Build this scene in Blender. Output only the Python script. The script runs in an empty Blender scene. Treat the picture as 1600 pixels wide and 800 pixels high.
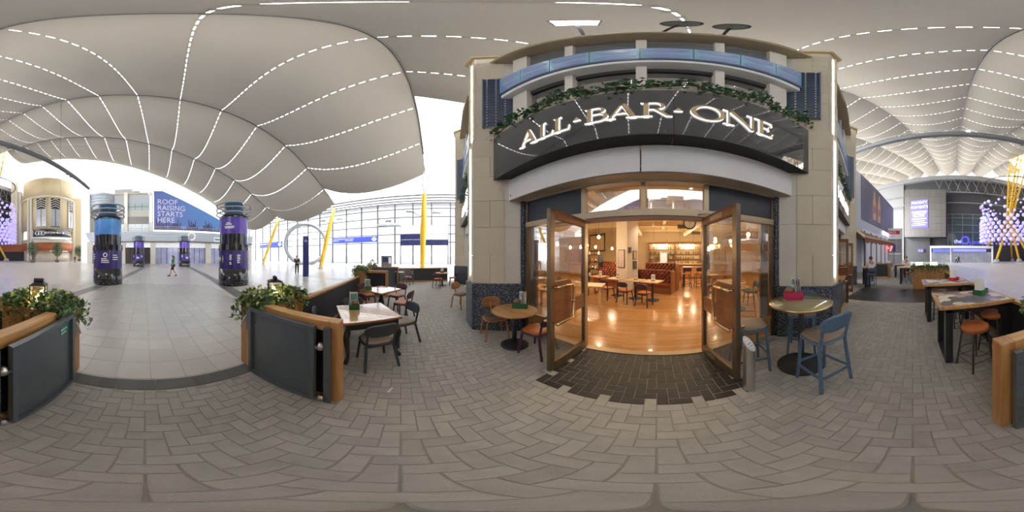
import bpy, bmesh, math, random
from math import sin, cos, tan, pi, radians as R, hypot, atan2, sqrt
from mathutils import Vector, Matrix
random.seed(7)
sc = bpy.context.scene
COL = sc.collection

# ---------------------------------------------------------------- camera: full 360 degree panorama, 1.68 m above the paving
CAM_H = 1.68
cam_d = bpy.data.cameras.new('camera'); cam = bpy.data.objects.new('camera', cam_d); COL.objects.link(cam)
cam_d.type = 'PANO'
for holder in (cam_d, getattr(cam_d, 'cycles', None)):
    try: holder.panorama_type = 'EQUIRECTANGULAR'
    except Exception: pass
cam_d.clip_start = .02; cam_d.clip_end = 2000
cam.location = (0, 0, CAM_H); cam.rotation_euler = (R(90), 0, R(50.85)); sc.camera = cam

# ---------------------------------------------------------------- sky: bright even overcast
world = bpy.data.worlds.new('overcast_sky'); sc.world = world; world.use_nodes = True
bg = world.node_tree.nodes['Background']; bg.inputs[0].default_value = (.97, .985, 1, 1); bg.inputs[1].default_value = 6.5
sc.view_settings.view_transform = 'Standard'; sc.view_settings.look = 'None'
sc.view_settings.exposure = 1.2; sc.view_settings.gamma = 1
sc.view_settings.use_curve_mapping = False

# ---------------------------------------------------------------- materials
MATS = {}
def nodes_of(m):
    m.use_nodes = True; nt = m.node_tree; return nt, nt.nodes['Principled BSDF']
def lnk(nt, a, b): nt.links.new(a, b)
def mth(nt, op, a, b=None):
    n = nt.nodes.new('ShaderNodeMath'); n.operation = op
    for i, v in enumerate((a, b)):
        if v is None: continue
        if isinstance(v, (int, float)): n.inputs[i].default_value = v
        else: lnk(nt, v, n.inputs[i])
    return n.outputs[0]
def mixc(nt, f, a, b, mode='MIX'):
    n = nt.nodes.new('ShaderNodeMix'); n.data_type = 'RGBA'; n.blend_type = mode
    for sock, v in ((n.inputs[0], f), (n.inputs[6], a), (n.inputs[7], b)):
        if isinstance(v, (int, float)): sock.default_value = v
        elif isinstance(v, tuple): sock.default_value = (v + (1,))[:4]
        else: lnk(nt, v, sock)
    return n.outputs[2]
def noise(nt, vec, scale, detail=3):
    n = nt.nodes.new('ShaderNodeTexNoise'); n.inputs['Scale'].default_value = scale; n.inputs['Detail'].default_value = detail
    if vec is not None: lnk(nt, vec, n.inputs['Vector'])
    return n.outputs['Fac']
def stretch(nt, vec, s):
    n = nt.nodes.new('ShaderNodeMapping'); n.inputs['Scale'].default_value = s; lnk(nt, vec, n.inputs['Vector']); return n.outputs[0]
def mat(name, col, rough=.5, metal=0., var=.12, scale=6., bump=0., bscale=60., rnd=0., coat=0., emit=0., ecol=None, grain=None, speck=None, spec=None, alt=None):
    """procedural principled material; grain=(sx,sy,sz) streaks noise along an axis, rnd varies per piece, speck=(colour,scale,threshold)"""
    if name in MATS: return MATS[name]
    m = bpy.data.materials.new(name); MATS[name] = m; nt, b = nodes_of(m)
    tc = nt.nodes.new('ShaderNodeTexCoord'); vec = tc.outputs['Object']
    if rnd or grain:
        oi = nt.nodes.new('ShaderNodeObjectInfo'); ge = nt.nodes.new('ShaderNodeNewGeometry')
        rv = mth(nt, 'FRACT', mth(nt, 'ADD', oi.outputs['Random'], ge.outputs['Random Per Island']))
        cmb = nt.nodes.new('ShaderNodeCombineXYZ')
        for i in range(3): lnk(nt, mth(nt, 'MULTIPLY', rv, 17.), cmb.inputs[i])
        va = nt.nodes.new('ShaderNodeVectorMath'); va.operation = 'ADD'; lnk(nt, vec, va.inputs[0]); lnk(nt, cmb.outputs[0], va.inputs[1])
        nvec = va.outputs[0]
    else: nvec = vec
    if grain: nvec = stretch(nt, nvec, grain)
    f = noise(nt, nvec, scale, 4 if grain else 3)
    if grain: f = mth(nt, 'MULTIPLY', mth(nt, 'SUBTRACT', f, .3), 2.4)
    lo = tuple(max(0, c * (1 - var)) for c in col); hi = alt if alt else tuple(min(1, c * (1 + var)) for c in col)
    c = mixc(nt, f, lo, hi)
    if rnd:
        k = mth(nt, 'ADD', mth(nt, 'MULTIPLY', rv, 2 * rnd), 1 - rnd)
        cc = nt.nodes.new('ShaderNodeCombineColor')
        for i in range(3): lnk(nt, k, cc.inputs[i])
        c = mixc(nt, 1., c, cc.outputs[0], 'MULTIPLY')
    if speck:
        vo = nt.nodes.new('ShaderNodeTexNoise'); vo.inputs['Scale'].default_value = speck[1]; vo.inputs['Detail'].default_value = 1; lnk(nt, vec, vo.inputs['Vector'])
        c = mixc(nt, mth(nt, 'GREATER_THAN', vo.outputs['Fac'], speck[2]), c, speck[0])
    lnk(nt, c, b.inputs['Base Color'])
    b.inputs['Roughness'].default_value = rough; b.inputs['Metallic'].default_value = metal
    if spec is not None: b.inputs['Specular IOR Level'].default_value = spec
    if coat: b.inputs['Coat Weight'].default_value = coat; b.inputs['Coat Roughness'].default_value = .04
    if bump:
        bn = nt.nodes.new('ShaderNodeBump'); bn.inputs['Strength'].default_value = bump; bn.inputs['Distance'].default_value = .01
        lnk(nt, noise(nt, nvec if grain else vec, bscale, 3), bn.inputs['Height']); lnk(nt, bn.outputs[0], b.inputs['Normal'])
    if emit:
        b.inputs['Emission Color'].default_value = (ecol or col) + (1,); b.inputs['Emission Strength'].default_value = emit
    return m
def wood(name, c1, c2, axis=0, rough=.42, sc_=7., coat=0., rnd=.12):
    g = [9., 9., 9.]; g[axis] = .7
    return mat(name, c1, rough, var=.0, alt=c2, grain=tuple(g), scale=sc_ / 3, bump=.05, bscale=8, coat=coat, rnd=rnd)
def glass(name, tint=(1, 1, 1), refl=.12, rough=.02, edge=.35):
    """thin pane: mostly clear, mirror-like at grazing angles"""
    if name in MATS: return MATS[name]
    m = bpy.data.materials.new(name); MATS[name] = m; m.use_nodes = True; nt = m.node_tree; nt.nodes.clear()
    o = nt.nodes.new('ShaderNodeOutputMaterial'); mx = nt.nodes.new('ShaderNodeMixShader'); t = nt.nodes.new('ShaderNodeBsdfTransparent'); g = nt.nodes.new('ShaderNodeBsdfGlossy')
    lw = nt.nodes.new('ShaderNodeLayerWeight'); lw.inputs['Blend'].default_value = .25
    t.inputs[0].default_value = tint + (1,); g.inputs[0].default_value = (1, 1, 1, 1); g.inputs['Roughness'].default_value = rough
    lnk(nt, mth(nt, 'MINIMUM', mth(nt, 'ADD', mth(nt, 'MULTIPLY', lw.outputs['Facing'], edge), refl), 1.), mx.inputs[0])
    lnk(nt, t.outputs[0], mx.inputs[1]); lnk(nt, g.outputs[0], mx.inputs[2]); lnk(nt, mx.outputs[0], o.inputs[0]); return m
def fabric_mat(name, col, trans):
    """tent fabric: scatters daylight through from above"""
    m = bpy.data.materials.new(name); MATS[name] = m; m.use_nodes = True; nt = m.node_tree; nt.nodes.clear()
    o = nt.nodes.new('ShaderNodeOutputMaterial'); ad = nt.nodes.new('ShaderNodeAddShader'); d = nt.nodes.new('ShaderNodeBsdfDiffuse'); t = nt.nodes.new('ShaderNodeBsdfTranslucent')
    tc = nt.nodes.new('ShaderNodeTexCoord'); f = noise(nt, tc.outputs['Object'], .08, 3)
    lnk(nt, mixc(nt, f, tuple(c * .9 for c in col), tuple(c * 1.08 for c in col)), d.inputs[0])
    lnk(nt, mixc(nt, f, tuple(c * .88 for c in trans), tuple(c * 1.12 for c in trans)), t.inputs[0])
    lnk(nt, d.outputs[0], ad.inputs[0]); lnk(nt, t.outputs[0], ad.inputs[1]); lnk(nt, ad.outputs[0], o.inputs[0]); return m
def glow(name, col, s):
    if name in MATS: return MATS[name]
    m = bpy.data.materials.new(name); MATS[name] = m; nt, b = nodes_of(m)
    b.inputs['Base Color'].default_value = col + (1,); b.inputs['Emission Color'].default_value = col + (1,); b.inputs['Emission Strength'].default_value = s
    return m

# ---------------------------------------------------------------- mesh builder
class MB:
    def __init__(s): s.v = []; s.f = []; s.sm = []; s.mi = []; s.cur = 0
    def add(s, vs, fs, smooth=False):
        k = len(s.v); s.v += [tuple(p) for p in vs]; s.f += [tuple(i + k for i in f) for f in fs]; s.sm += [smooth] * len(fs); s.mi += [s.cur] * len(fs); return s
    def box(s, x0, x1, y0, y1, z0, z1, M_=None):
        vs = [(x0, y0, z0), (x1, y0, z0), (x1, y1, z0), (x0, y1, z0), (x0, y0, z1), (x1, y0, z1), (x1, y1, z1), (x0, y1, z1)]
        if M_ is not None: vs = [M_ @ Vector(p) for p in vs]
        return s.add(vs, [(3, 2, 1, 0), (4, 5, 6, 7), (0, 1, 5, 4), (1, 2, 6, 5), (2, 3, 7, 6), (3, 0, 4, 7)])
    def bar(s, p, q, w, h, up=(0, 0, 1)):
        p, q = Vector(p), Vector(q); d = (q - p); L = d.length; d.normalize(); u = Vector(up)
        if abs(d.dot(u)) > .98: u = Vector((0, 1, 0))
        a = d.cross(u).normalized(); b = a.cross(d)
        vs = [p + a * i * w / 2 + b * j * h / 2 for i, j in ((-1, -1), (1, -1), (1, 1), (-1, 1))]; vs += [x + d * L for x in vs]
        return s.add(vs, [(0, 1, 2, 3), (7, 6, 5, 4), (1, 0, 4, 5), (2, 1, 5, 6), (3, 2, 6, 7), (0, 3, 7, 4)])
    def tube(s, pts, r, n=8, caps=True, closed=False):
        pts = [Vector(p) for p in pts]; N = len(pts); rr = r if isinstance(r, (list, tuple)) else [r] * N
        rings = []; a = None
        for i, p in enumerate(pts):
            d = (pts[(i + 1) % N] - pts[i - 1]) if closed else (pts[min(i + 1, N - 1)] - pts[max(i - 1, 0)])
            d.normalize()
            if a is None: a = d.orthogonal().normalized()
            else:
                a = a - d * a.dot(d); a = a.normalized() if a.length > 1e-6 else d.orthogonal().normalized()
            b = d.cross(a); rings.append([p + (a * cos(t) + b * sin(t)) * rr[i] for t in [2 * pi * j / n for j in range(n)]])
        vs = [q for ring in rings for q in ring]; fs = []
        for i in range(N if closed else N - 1):
            k = i * n; k2 = ((i + 1) % N) * n
            for j in range(n): fs.append((k + j, k + (j + 1) % n, k2 + (j + 1) % n, k2 + j))
        if caps and not closed: fs += [tuple(range(n - 1, -1, -1)), tuple((N - 1) * n + j for j in range(n))]
        return s.add(vs, fs, True)
    def lathe(s, prof, n=24, c=(0, 0, 0), a0=0, a1=2 * pi, smooth=True):
        full = abs(a1 - a0 - 2 * pi) < 1e-6; m = n if full else n + 1; vs = []; fs = []
        for r, z in prof:
            for j in range(m):
                t = a0 + (a1 - a0) * j / n; vs.append((c[0] + r * cos(t), c[1] + r * sin(t), c[2] + z))
        for i in range(len(prof) - 1):
            for j in range(n): fs.append((i * m + j, i * m + (j + 1) % m, (i + 1) * m + (j + 1) % m, (i + 1) * m + j))
        return s.add(vs, fs, smooth)
    def cyl(s, c, r, z0, z1, n=24): return s.lathe([(0, z0), (r, z0), (r, z1), (0, z1)], n, c, smooth=False)
    def prism(s, poly, z0, z1):
        n = len(poly); ar = sum(poly[i][0] * poly[(i + 1) % n][1] - poly[(i + 1) % n][0] * poly[i][1] for i in range(n))
        if ar < 0: poly = poly[::-1]
        vs = [(x, y, z0) for x, y in poly] + [(x, y, z1) for x, y in poly]
        return s.add(vs, [tuple(range(n - 1, -1, -1)), tuple(range(n, 2 * n))] + [(i, (i + 1) % n, n + (i + 1) % n, n + i) for i in range(n)])
    def xform(s, M_, start=0):
        for i in range(start, len(s.v)): s.v[i] = tuple(M_ @ Vector(s.v[i]))
        return s
    def sphere(s, c, r, n=12, m=8, sq=(1, 1, 1)):
        prof = [(r * sin(pi * i / m), -r * cos(pi * i / m)) for i in range(m + 1)]; k = len(s.v); s.lathe(prof, n)
        for i in range(k, len(s.v)):
            x, y, z = s.v[i]; s.v[i] = (c[0] + x * sq[0], c[1] + y * sq[1], c[2] + z * sq[2])
        return s
    def mesh(s, name):
        me = bpy.data.meshes.new(name); me.from_pydata(s.v, [], s.f); me.polygons.foreach_set('use_smooth', s.sm); me.polygons.foreach_set('material_index', s.mi); me.update(); return me
    def build(s, name, m=None, parent=None, loc=None, rz=0, bevel=0, seg=2):
        return place(name, s.mesh(name), m, parent, loc, rz, bevel, seg)
def place(name, me, m=None, parent=None, loc=None, rz=0, bevel=0, seg=2):
    if m is not None and not me.materials:
        for mm in (m if isinstance(m, (list, tuple)) else [m]): me.materials.append(mm)
    o = bpy.data.objects.new(name, me); COL.objects.link(o)
    if parent is not None: o.parent = parent
    if loc: o.location = loc
    if rz: o.rotation_euler = (0, 0, rz)
    if bevel:
        b = o.modifiers.new('bevel', 'BEVEL'); b.width = bevel; b.segments = seg; b.limit_method = 'ANGLE'; b.angle_limit = R(40)
    return o
def tag(o, label=None, cat=None, group=None, kind=None):
    for k, v in (('label', label), ('category', cat), ('group', group), ('kind', kind)):
        if v: o[k] = v
    return o
def thing(name, label, cat, loc=(0, 0, 0), rz=0, group=None):
    o = bpy.data.objects.new(name, None); COL.objects.link(o); o.location = loc; o.rotation_euler = (0, 0, rz); o.empty_display_size = .1
    return tag(o, label, cat, group)
def struct(name, loc=(0, 0, 0), rz=0, label=None):
    o = bpy.data.objects.new(name, None); COL.objects.link(o); o.location = loc; o.rotation_euler = (0, 0, rz); return tag(o, label, None, None, 'structure')
def copy_tree(o, parent=None):
    c = o.copy(); COL.objects.link(c); c.parent = parent
    for ch in list(o.children): copy_tree(ch, c)
    return c
def dup(o, loc, rz=0, label=None, group=None):
    c = copy_tree(o); c.location = loc; c.rotation_euler = (0, 0, rz)
    if label: c['label'] = label
    if group: c['group'] = group
    return c
TMP = bpy.data.scenes.new('scratch')
def to_mesh(o, cu):
    """curve or text object -> mesh, evaluated in an otherwise empty scratch scene"""
    TMP.collection.objects.link(o); vl = TMP.view_layers[0]; vl.update(); me = bpy.data.meshes.new_from_object(o.evaluated_get(vl.depsgraph)); bpy.data.objects.remove(o); bpy.data.curves.remove(cu); return me
def text_mesh(body, size, extrude=.004, align='LEFT', space=1., spacing=1.):
    cu = bpy.data.curves.new('lettering', 'FONT'); cu.body = body; cu.size = size; cu.extrude = extrude; cu.align_x = align; cu.space_line = space; cu.space_character = spacing; cu.resolution_u = 3
    return to_mesh(bpy.data.objects.new('lettering', cu), cu)
def lettering(body, size, m, parent, loc, rz=0, name='lettering', extrude=.004, align='LEFT', space=1., lie=False, tilt=0):
    """upright text facing local -Y (rz turns it)"""
    me = text_mesh(body, size, extrude, align, space); o = place(name, me, m, parent, loc)
    o.rotation_euler = (0 if lie else R(90) + tilt, 0, rz); return o
def poly_mesh(name, polys, depth):
    """flat shape with holes, extruded: list of closed outlines in x,z"""
    cu = bpy.data.curves.new(name, 'CURVE'); cu.dimensions = '2D'; cu.fill_mode = 'BOTH'; cu.extrude = depth
    for p in polys:
        sp = cu.splines.new('POLY'); sp.points.add(len(p) - 1); sp.use_cyclic_u = True
        for i, (x, y) in enumerate(p): sp.points[i].co = (x, y, 0, 1)
    return to_mesh(bpy.data.objects.new(name, cu), cu)
def rrect(x0, x1, y0, y1, r, n=4):
    out = []
    for cx, cy, a in ((x1 - r, y1 - r, 0), (x0 + r, y1 - r, 90), (x0 + r, y0 + r, 180), (x1 - r, y0 + r, 270)):
        for i in range(n + 1): t = R(a + 90 * i / n); out.append((cx + r * cos(t), cy + r * sin(t)))
    return out
def circ(r, n=24, c=(0, 0), a0=0): return [(c[0] + r * cos(a0 + 2 * pi * i / n), c[1] + r * sin(a0 + 2 * pi * i / n)) for i in range(n)]

# shared materials
m_stone = mat('cream_stone', (.64, .565, .43), .75, var=.06, scale=1.5, bump=.06, rnd=.04)
m_stone_hi = mat('pale_stone', (.68, .645, .56), .75, var=.05, scale=1.5, bump=.05, rnd=.03)
m_granite = mat('dark_granite', (.035, .042, .06), .25, var=.6, scale=40, speck=((.30, .34, .40), 55, .60))
m_bronze = mat('bronze_frame', (.20, .15, .10), .38, .75, var=.2)
m_bronze_lt = mat('brushed_bronze', (.42, .33, .22), .4, .7, var=.12)
m_brass = mat('polished_brass', (.72, .50, .24), .22, 1., var=.08)
m_brownwood = wood('brown_stained_wood', (.20, .075, .03), (.30, .125, .05), 0, .35)
m_oak = wood('honey_oak', (.40, .20, .065), (.62, .36, .14), 0, .45)
m_oak_v = wood('honey_oak_upright', (.36, .17, .055), (.56, .31, .12), 2, .45)
m_palewood = wood('pale_oak', (.52, .33, .15), (.68, .47, .25), 0, .45)
m_black = mat('black_powdercoat', (.022, .022, .026), .5, var=.2)
m_blackpaint = mat('black_painted_wood', (.022, .023, .027), .42, var=.2)
m_slate = mat('slate_grey_steel', (.10, .118, .135), .34, .2, var=.06)
m_beaded = mat('charcoal_painted_board', (.032, .034, .04), .5, var=.12)
m_white = mat('white_paint', (.78, .78, .78), .5, var=.03)
m_steel = mat('brushed_steel', (.62, .61, .60), .3, 1., var=.1, grain=(1, 1, .05), scale=30)
m_yellow = mat('yellow_painted_steel', (.75, .44, .02), .45, var=.08)
m_grey = mat('grey_painted_steel', (.33, .35, .36), .45, .3, var=.08)
m_glass = glass('clear_glass'); m_glass_dim = glass('shop_glass', (.93, .93, .92), .2)
m_glow = glow('white_light', (1, .97, .9), 6.)
m_leaf = [mat('ivy_leaf_dark', (.05, .11, .045), .45, var=.35, scale=20, rnd=.3), mat('ivy_leaf_green', (.12, .22, .075), .45, var=.3, scale=20, rnd=.3), mat('ivy_leaf_yellow', (.42, .48, .12), .45, var=.25, scale=20, rnd=.25)]
m_gleaf = [mat('garland_leaf_dark', (.035, .10, .035), .5, var=.3, scale=20, rnd=.35), mat('garland_leaf', (.065, .17, .06), .5, var=.3, scale=20, rnd=.35)]
m_stem = mat('ivy_stem', (.07, .04, .02), .7)
m_text_w = mat('white_lettering', (.85, .85, .85), .5, var=.02)
# ================================================================ GROUND
def to_bay(x, y, sgn):
    """world -> local frame of the side bay"""
    lx, ly, a = (6.51, .943, R(16)) if sgn > 0 else (-6.91, .943, R(-16))
    dx, dy = x - lx, y - ly; return dx * cos(a) + dy * sin(a), -dx * sin(a) + dy * cos(a)
def indoors(x, y):
    if -3.4 <= x <= 3.0: return y > 2.47
    return to_bay(x, y, 1 if x > 0 else -1)[1] > 2.47
m_paver = mat('grey_block_paver', (.385, .37, .34), .72, var=.2, scale=9, bump=.35, bscale=150, rnd=.08)
m_paver_dk = mat('dark_block_paver', (.024, .022, .021), .5, var=.3, scale=9, bump=.35, bscale=150, rnd=.3)  # darker blocks for the rectangle outside the main doors
m_bed = mat('jointing_sand', (.33, .31, .27), .95, var=.25, scale=3, bump=.3, bscale=200)
m_bed_dk = mat('pale_joint_mortar', (.34, .32, .29), .9, var=.2, scale=5)
T0 = -1.56
bedm = MB().add([(-10.6, T0, -.006), (20, T0, -.006), (20, 12, -.006), (-10.6, 12, -.006)], [(0, 1, 2, 3)])
terrace = tag(bedm.build('terrace_paving', m_bed), 'grey herringbone block paving of the bar terrace', kind='structure')
MB().add([(-1.17, 1.33, -.0045), (.85, 1.33, -.0045), (.85, 2.46, -.0045), (-1.17, 2.46, -.0045)], [(0, 1, 2, 3)]).build('mortar_bed', m_bed_dk, terrace)
def paver_mb(mb, x0, x1, y0, y1, z):
    g = .0026; c = .0035; x0 += g; x1 -= g; y0 += g; y1 -= g
    vs = [(x0, y0, z - .05), (x1, y0, z - .05), (x1, y1, z - .05), (x0, y1, z - .05), (x0, y0, z - .004), (x1, y0, z - .004), (x1, y1, z - .004), (x0, y1, z - .004),
          (x0 + c, y0 + c, z), (x1 - c, y0 + c, z), (x1 - c, y1 - c, z), (x0 + c, y1 - c, z)]
    fs = [(8, 9, 10, 11)]
    for i in range(4): j = (i + 1) % 4; fs += [(i, j, 4 + j, 4 + i), (4 + i, 4 + j, 8 + j, 8 + i)]
    mb.add(vs, fs)
W = .1; cells = []
for i in range(-104, 58):
    for j in range(-16, 40):
        k = (i - j) % 4
        if k == 0: r_ = [i * W, i * W + .2, j * W, j * W + .1]
        elif k == 3: r_ = [i * W, i * W + .1, j * W, j * W + .2]
        else: continue
        r_[2] = max(r_[2], T0); r_[1] = min(r_[1], 5.72); r_[0] = max(r_[0], -10.4)
        if -3.4 < r_[0] < 3.0: r_[3] = min(r_[3], 2.455)
        if r_[3] - r_[2] < .03 or r_[1] - r_[0] < .03: continue
        cx, cy = (r_[0] + r_[1]) / 2, (r_[2] + r_[3]) / 2
        if indoors(cx, cy) or indoors(cx, r_[3] + .01): continue
        cells.append((hypot(cx, cy), r_, cx, cy))
cells.sort(key=lambda c: c[0])
field = MB(); pav_mesh = {}
for n, (d, r_, cx, cy) in enumerate(cells):
    dark = -1.18 < cx < .86 and 1.33 < cy; z = random.uniform(-.0015, .0015)
    if n < 300:
        key = (round(r_[1] - r_[0], 3), round(r_[3] - r_[2], 3), dark)
        if key not in pav_mesh:
            mb = MB(); w, h = key[0] / 2, key[1] / 2; paver_mb(mb, -w, w, -h, h, 0); pav_mesh[key] = mb.mesh('paver')
        place('paver', pav_mesh[key], m_paver_dk if dark else m_paver, terrace, (cx, cy, z))
    else:
        field.cur = 1 if dark else 0; paver_mb(field, *r_, z)
tag(field.build('paver_field', [m_paver, m_paver_dk], terrace), kind='stuff')
# kerb row of square blocks at the terrace edge
m_kerb = mat('charcoal_kerb_block', (.13, .128, .125), .7, var=.2, scale=8, bump=.3, bscale=150, rnd=.15)
kerb = tag(MB().add([(-10.6, -1.775, -.006), (20, -1.775, -.006), (20, T0, -.006), (-10.6, T0, -.006)], [(0, 1, 2, 3)]).build('kerb_strip', m_bed), 'dark square kerb blocks between terrace and concourse', kind='structure')
kb = MB(); paver_mb(kb, -.1015, .1015, -.104, .104, 0); kbm = kb.mesh('kerb_block')
for i in range(-50, 98): place('kerb_block', kbm, m_kerb, kerb, (-.02 + i * .203, -1.668, .001))
# dark slabs crossing the terrace on the right
m_slab = mat('black_paving_slab', (.045, .045, .05), .3, var=.3, scale=4, rnd=.2)
sl = MB(); paver_mb(sl, -.3, .3, -.19, .19, 0); slm = sl.mesh('dark_slab')
for i in range(4):
    for j in range(-3, 7):
        x, y = 6.03 + i * .6, j * .38 + .1
        if not indoors(x, y + .1): place('dark_slab', slm, m_slab, terrace, (x, y, .001))
far_pave = MB().add([(8.14, -1.5, .0), (20, -1.5, .0), (20, 12, .0), (8.14, 12, .0)], [(0, 1, 2, 3)])
far_pave.build('far_paving', mat('distant_terrace_paving', (.22, .21, .20), .75, var=.2, scale=12), terrace)

# concourse: 400 mm grey terrazzo tiles
DC = (142.4, -36.6)          # centre of the great tent
def ring_pt(r, a, z=0): return (DC[0] + r * cos(R(a)), DC[1] + r * sin(R(a)), z)
def tile_floor_mat():
    m = bpy.data.materials.new('grey_floor_tile_grid'); nt, b = nodes_of(m); tc = nt.nodes.new('ShaderNodeTexCoord'); sx = nt.nodes.new('ShaderNodeSeparateXYZ'); lnk(nt, tc.outputs['Object'], sx.inputs[0])
    def line(o, off): return mth(nt, 'LESS_THAN', mth(nt, 'ABSOLUTE', mth(nt, 'SUBTRACT', mth(nt, 'FRACT', mth(nt, 'ADD', mth(nt, 'MULTIPLY', mth(nt, 'ADD', o, off), 2.5), .5)), .5)), .012)
    g = mth(nt, 'MAXIMUM', line(sx.outputs[0], .07), line(sx.outputs[1], 1.79))
    c = mixc(nt, noise(nt, tc.outputs['Object'], .5), (.64, .61, .585), (.73, .70, .67))
    lnk(nt, mixc(nt, mth(nt, 'MULTIPLY', g, .75), c, (.12, .11, .11)), b.inputs['Base Color']); b.inputs['Roughness'].default_value = .24; return m
m_tile = mat('speckled_floor_tile', (.62, .595, .565), .32, var=.12, scale=3, speck=((.30, .29, .28), 260, .6), rnd=.05)
cq = [(-34, -250, 260, -1.775), (-34, -1.775, -10.6, 45), (20, -1.775, 260, 60)]
cm = MB()
for x0, y0, x1, y1 in cq: cm.add([(x0, y0, -.004), (x1, y0, -.004), (x1, y1, -.004), (x0, y1, -.004)], [(0, 1, 2, 3)])
concourse = tag(cm.build('concourse_floor', tile_floor_mat()), 'polished grey tiled floor of the covered concourse', kind='structure')
tl = []
for i in range(-20, 21):
    for j in range(0, 22):
        cx, cy = .13 + i * .4, -1.99 - j * .4
        if abs(hypot(cx - DC[0], cy - DC[1]) - 149.4) < .55 or abs(hypot(cx - DC[0], cy - DC[1]) - 142.7) < .55: continue
        if abs(cx + .2) < 1.3 + .75 * (-cy - 1.6): tl.append((hypot(cx, cy), cx, cy))
tl.sort(); tm = MB(); paver_mb(tm, -.2015, .2015, -.2015, .2015, 0); tmm = tm.mesh('floor_tile')
for d, cx, cy in tl[:300]: place('floor_tile', tmm, m_tile, concourse, (cx, cy, random.uniform(-.0006, .0006)))
m_band = mat('dark_floor_band', (.20, .195, .19), .4, var=.12)
for r0, a0, a1 in ((142.7, 166.2, 182), (149.4, 166.6, 182)):
    mb = MB(); n = 24
    for k in range(n):
        a, b = a0 + (a1 - a0) * k / n, a0 + (a1 - a0) * (k + 1) / n
        mb.add([ring_pt(r0 - .28, a, .0015), ring_pt(r0 - .28, b, .0015), ring_pt(r0 + .28, b, .0015), ring_pt(r0 + .28, a, .0015)], [(3, 2, 1, 0)])
    mb.build('dark_floor_band', m_band, concourse)
for r0 in (128., 156.5):
    mb = MB()
    for k in range(40):
        a, b = 150 + k, 151 + k; mb.add([ring_pt(r0 - .06, a, .001), ring_pt(r0 - .06, b, .001), ring_pt(r0 + .06, b, .001), ring_pt(r0 + .06, a, .001)], [(3, 2, 1, 0)])
    mb.build('drain_channel', m_band, concourse)
tag(MB().add([(-700, -700, -.05), (700, -700, -.05), (700, 700, -.05), (-700, 700, -.05)], [(0, 1, 2, 3)]).build('outside_ground', mat('pale_outdoor_paving', (.62, .62, .60), .8, var=.06, scale=.3)), 'pale paving outside the glass wall', kind='structure')

# ================================================================ TENT ROOF
m_liner = fabric_mat('tent_liner', (.19, .175, .15), (.0085, .0078, .0068))
ZT = [(0, 49), (60, 44), (85, 40.3), (100, 37.5), (112, 34.3), (122, 31.8), (132, 28.6), (139, 26), (143, 24.3), (147, 22.6), (150, 21.2), (155, 19), (160, 16.5), (165, 13.4), (172, 9.4)]
def zc(r):
    for (a, za), (b, zb) in zip(ZT, ZT[1:]):
        if a <= r <= b: return za + (zb - za) * (r - a) / (b - a)
    return ZT[-1][1]
roof = struct('tent_roof', label='pale fabric tent roof hung from radial cables')
SP = 3.86; R0 = 143.4
def gore(k, rin, rout):
    a0 = 166.25 + 5 * k; na = 10
    def P(r, t, dz=0):
        w = radians_sag(r); a = a0 + 5 * t; return ring_pt(r, a, zc(r) - w * (1 - (2 * t - 1) ** 2) + dz)
    def radians_sag(r): return 2.1 if r > 125 else 2.1 + .7 * min(1, (125 - r) / 20)
    seams = [R0 + i * SP for i in range(-20, 9)]; seams = [rin] + [s for s in seams if rin + 1.2 < s < rout - .8] + [rout]
    for s0, s1 in zip(seams, seams[1:]):
        gw_ = .02 if s0 > 128 else .010; g0 = gw_ if s0 != rin else 0; g1 = gw_ if s1 != rout else 0; vs = []; nr = 4
        for q in range(nr + 1):
            r = s0 + g0 + (s1 - s0 - g0 - g1) * q / nr
            bulge = -.22 * sin(pi * q / nr)
            for j in range(na + 1): vs.append(P(r, j / na, bulge * sin(pi * j / na)))
        m = na + 1; fs = [(q * m + j, q * m + j + 1, (q + 1) * m + j + 1, (q + 1) * m + j) for q in range(nr) for j in range(na)]
        MB().add(vs, fs, True).build('fabric_panel', m_liner, roof)
    # laced seams: fabric tabs bridge each open gap
    lace = MB()
    for s in seams[1:-1]:
        L = s * R(5); n = max(8, int(L / .62))
        for j in range(n):
            t0 = (j + .02) / n; t1 = (j + .42) / n
            lace.add([P(s - .07, t0, .01), P(s - .07, t1, .01), P(s + .07, t1, .01), P(s + .07, t0, .01)], [(0, 1, 2, 3)])
    tag(lace.build('seam_lacing', m_liner, roof), kind='stuff')
for k, ri, ro in ((-6, 78, 128), (-5, 78, 130), (-4, 78, 134), (-3, 78, 138), (-2, 78, 145), (-1, 79, 157.6), (0, 78, 166.5), (1, 78, 169.6), (2, 84, 97.5), (2, 109.5, 169.6)): gore(k, ri, ro)
# bare outer membrane where no liner hangs below it
m_memb = fabric_mat('white_outer_membrane', (.6, .6, .6), (.14, .143, .147))
def membrane(a0, a1, r0, r1):
    na = max(2, int((a1 - a0) / 2.5)); nr = max(2, int((r1 - r0) / 4)); vs = []
    for i in range(na + 1):
        for j in range(nr + 1): r = r0 + (r1 - r0) * j / nr; vs.append(ring_pt(r, a0 + (a1 - a0) * i / na, max(zc(r) + .9, 13.4)))
    MB().add(vs, [(i * (nr + 1) + j, (i + 1) * (nr + 1) + j, (i + 1) * (nr + 1) + j + 1, i * (nr + 1) + j + 1) for i in range(na) for j in range(nr)], True).build('outer_membrane', m_memb, roof)
membrane(120, 220, 170, 184); membrane(120, 166.25, 157.4, 170); membrane(166.25, 171.25, 166.2, 170); membrane(181.25, 220, 84, 170); membrane(120, 220, 2, 84); membrane(176.25, 181.25, 97, 110)
m_cable = mat('steel_cable', (.16, .16, .16), .5, .6)
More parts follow.
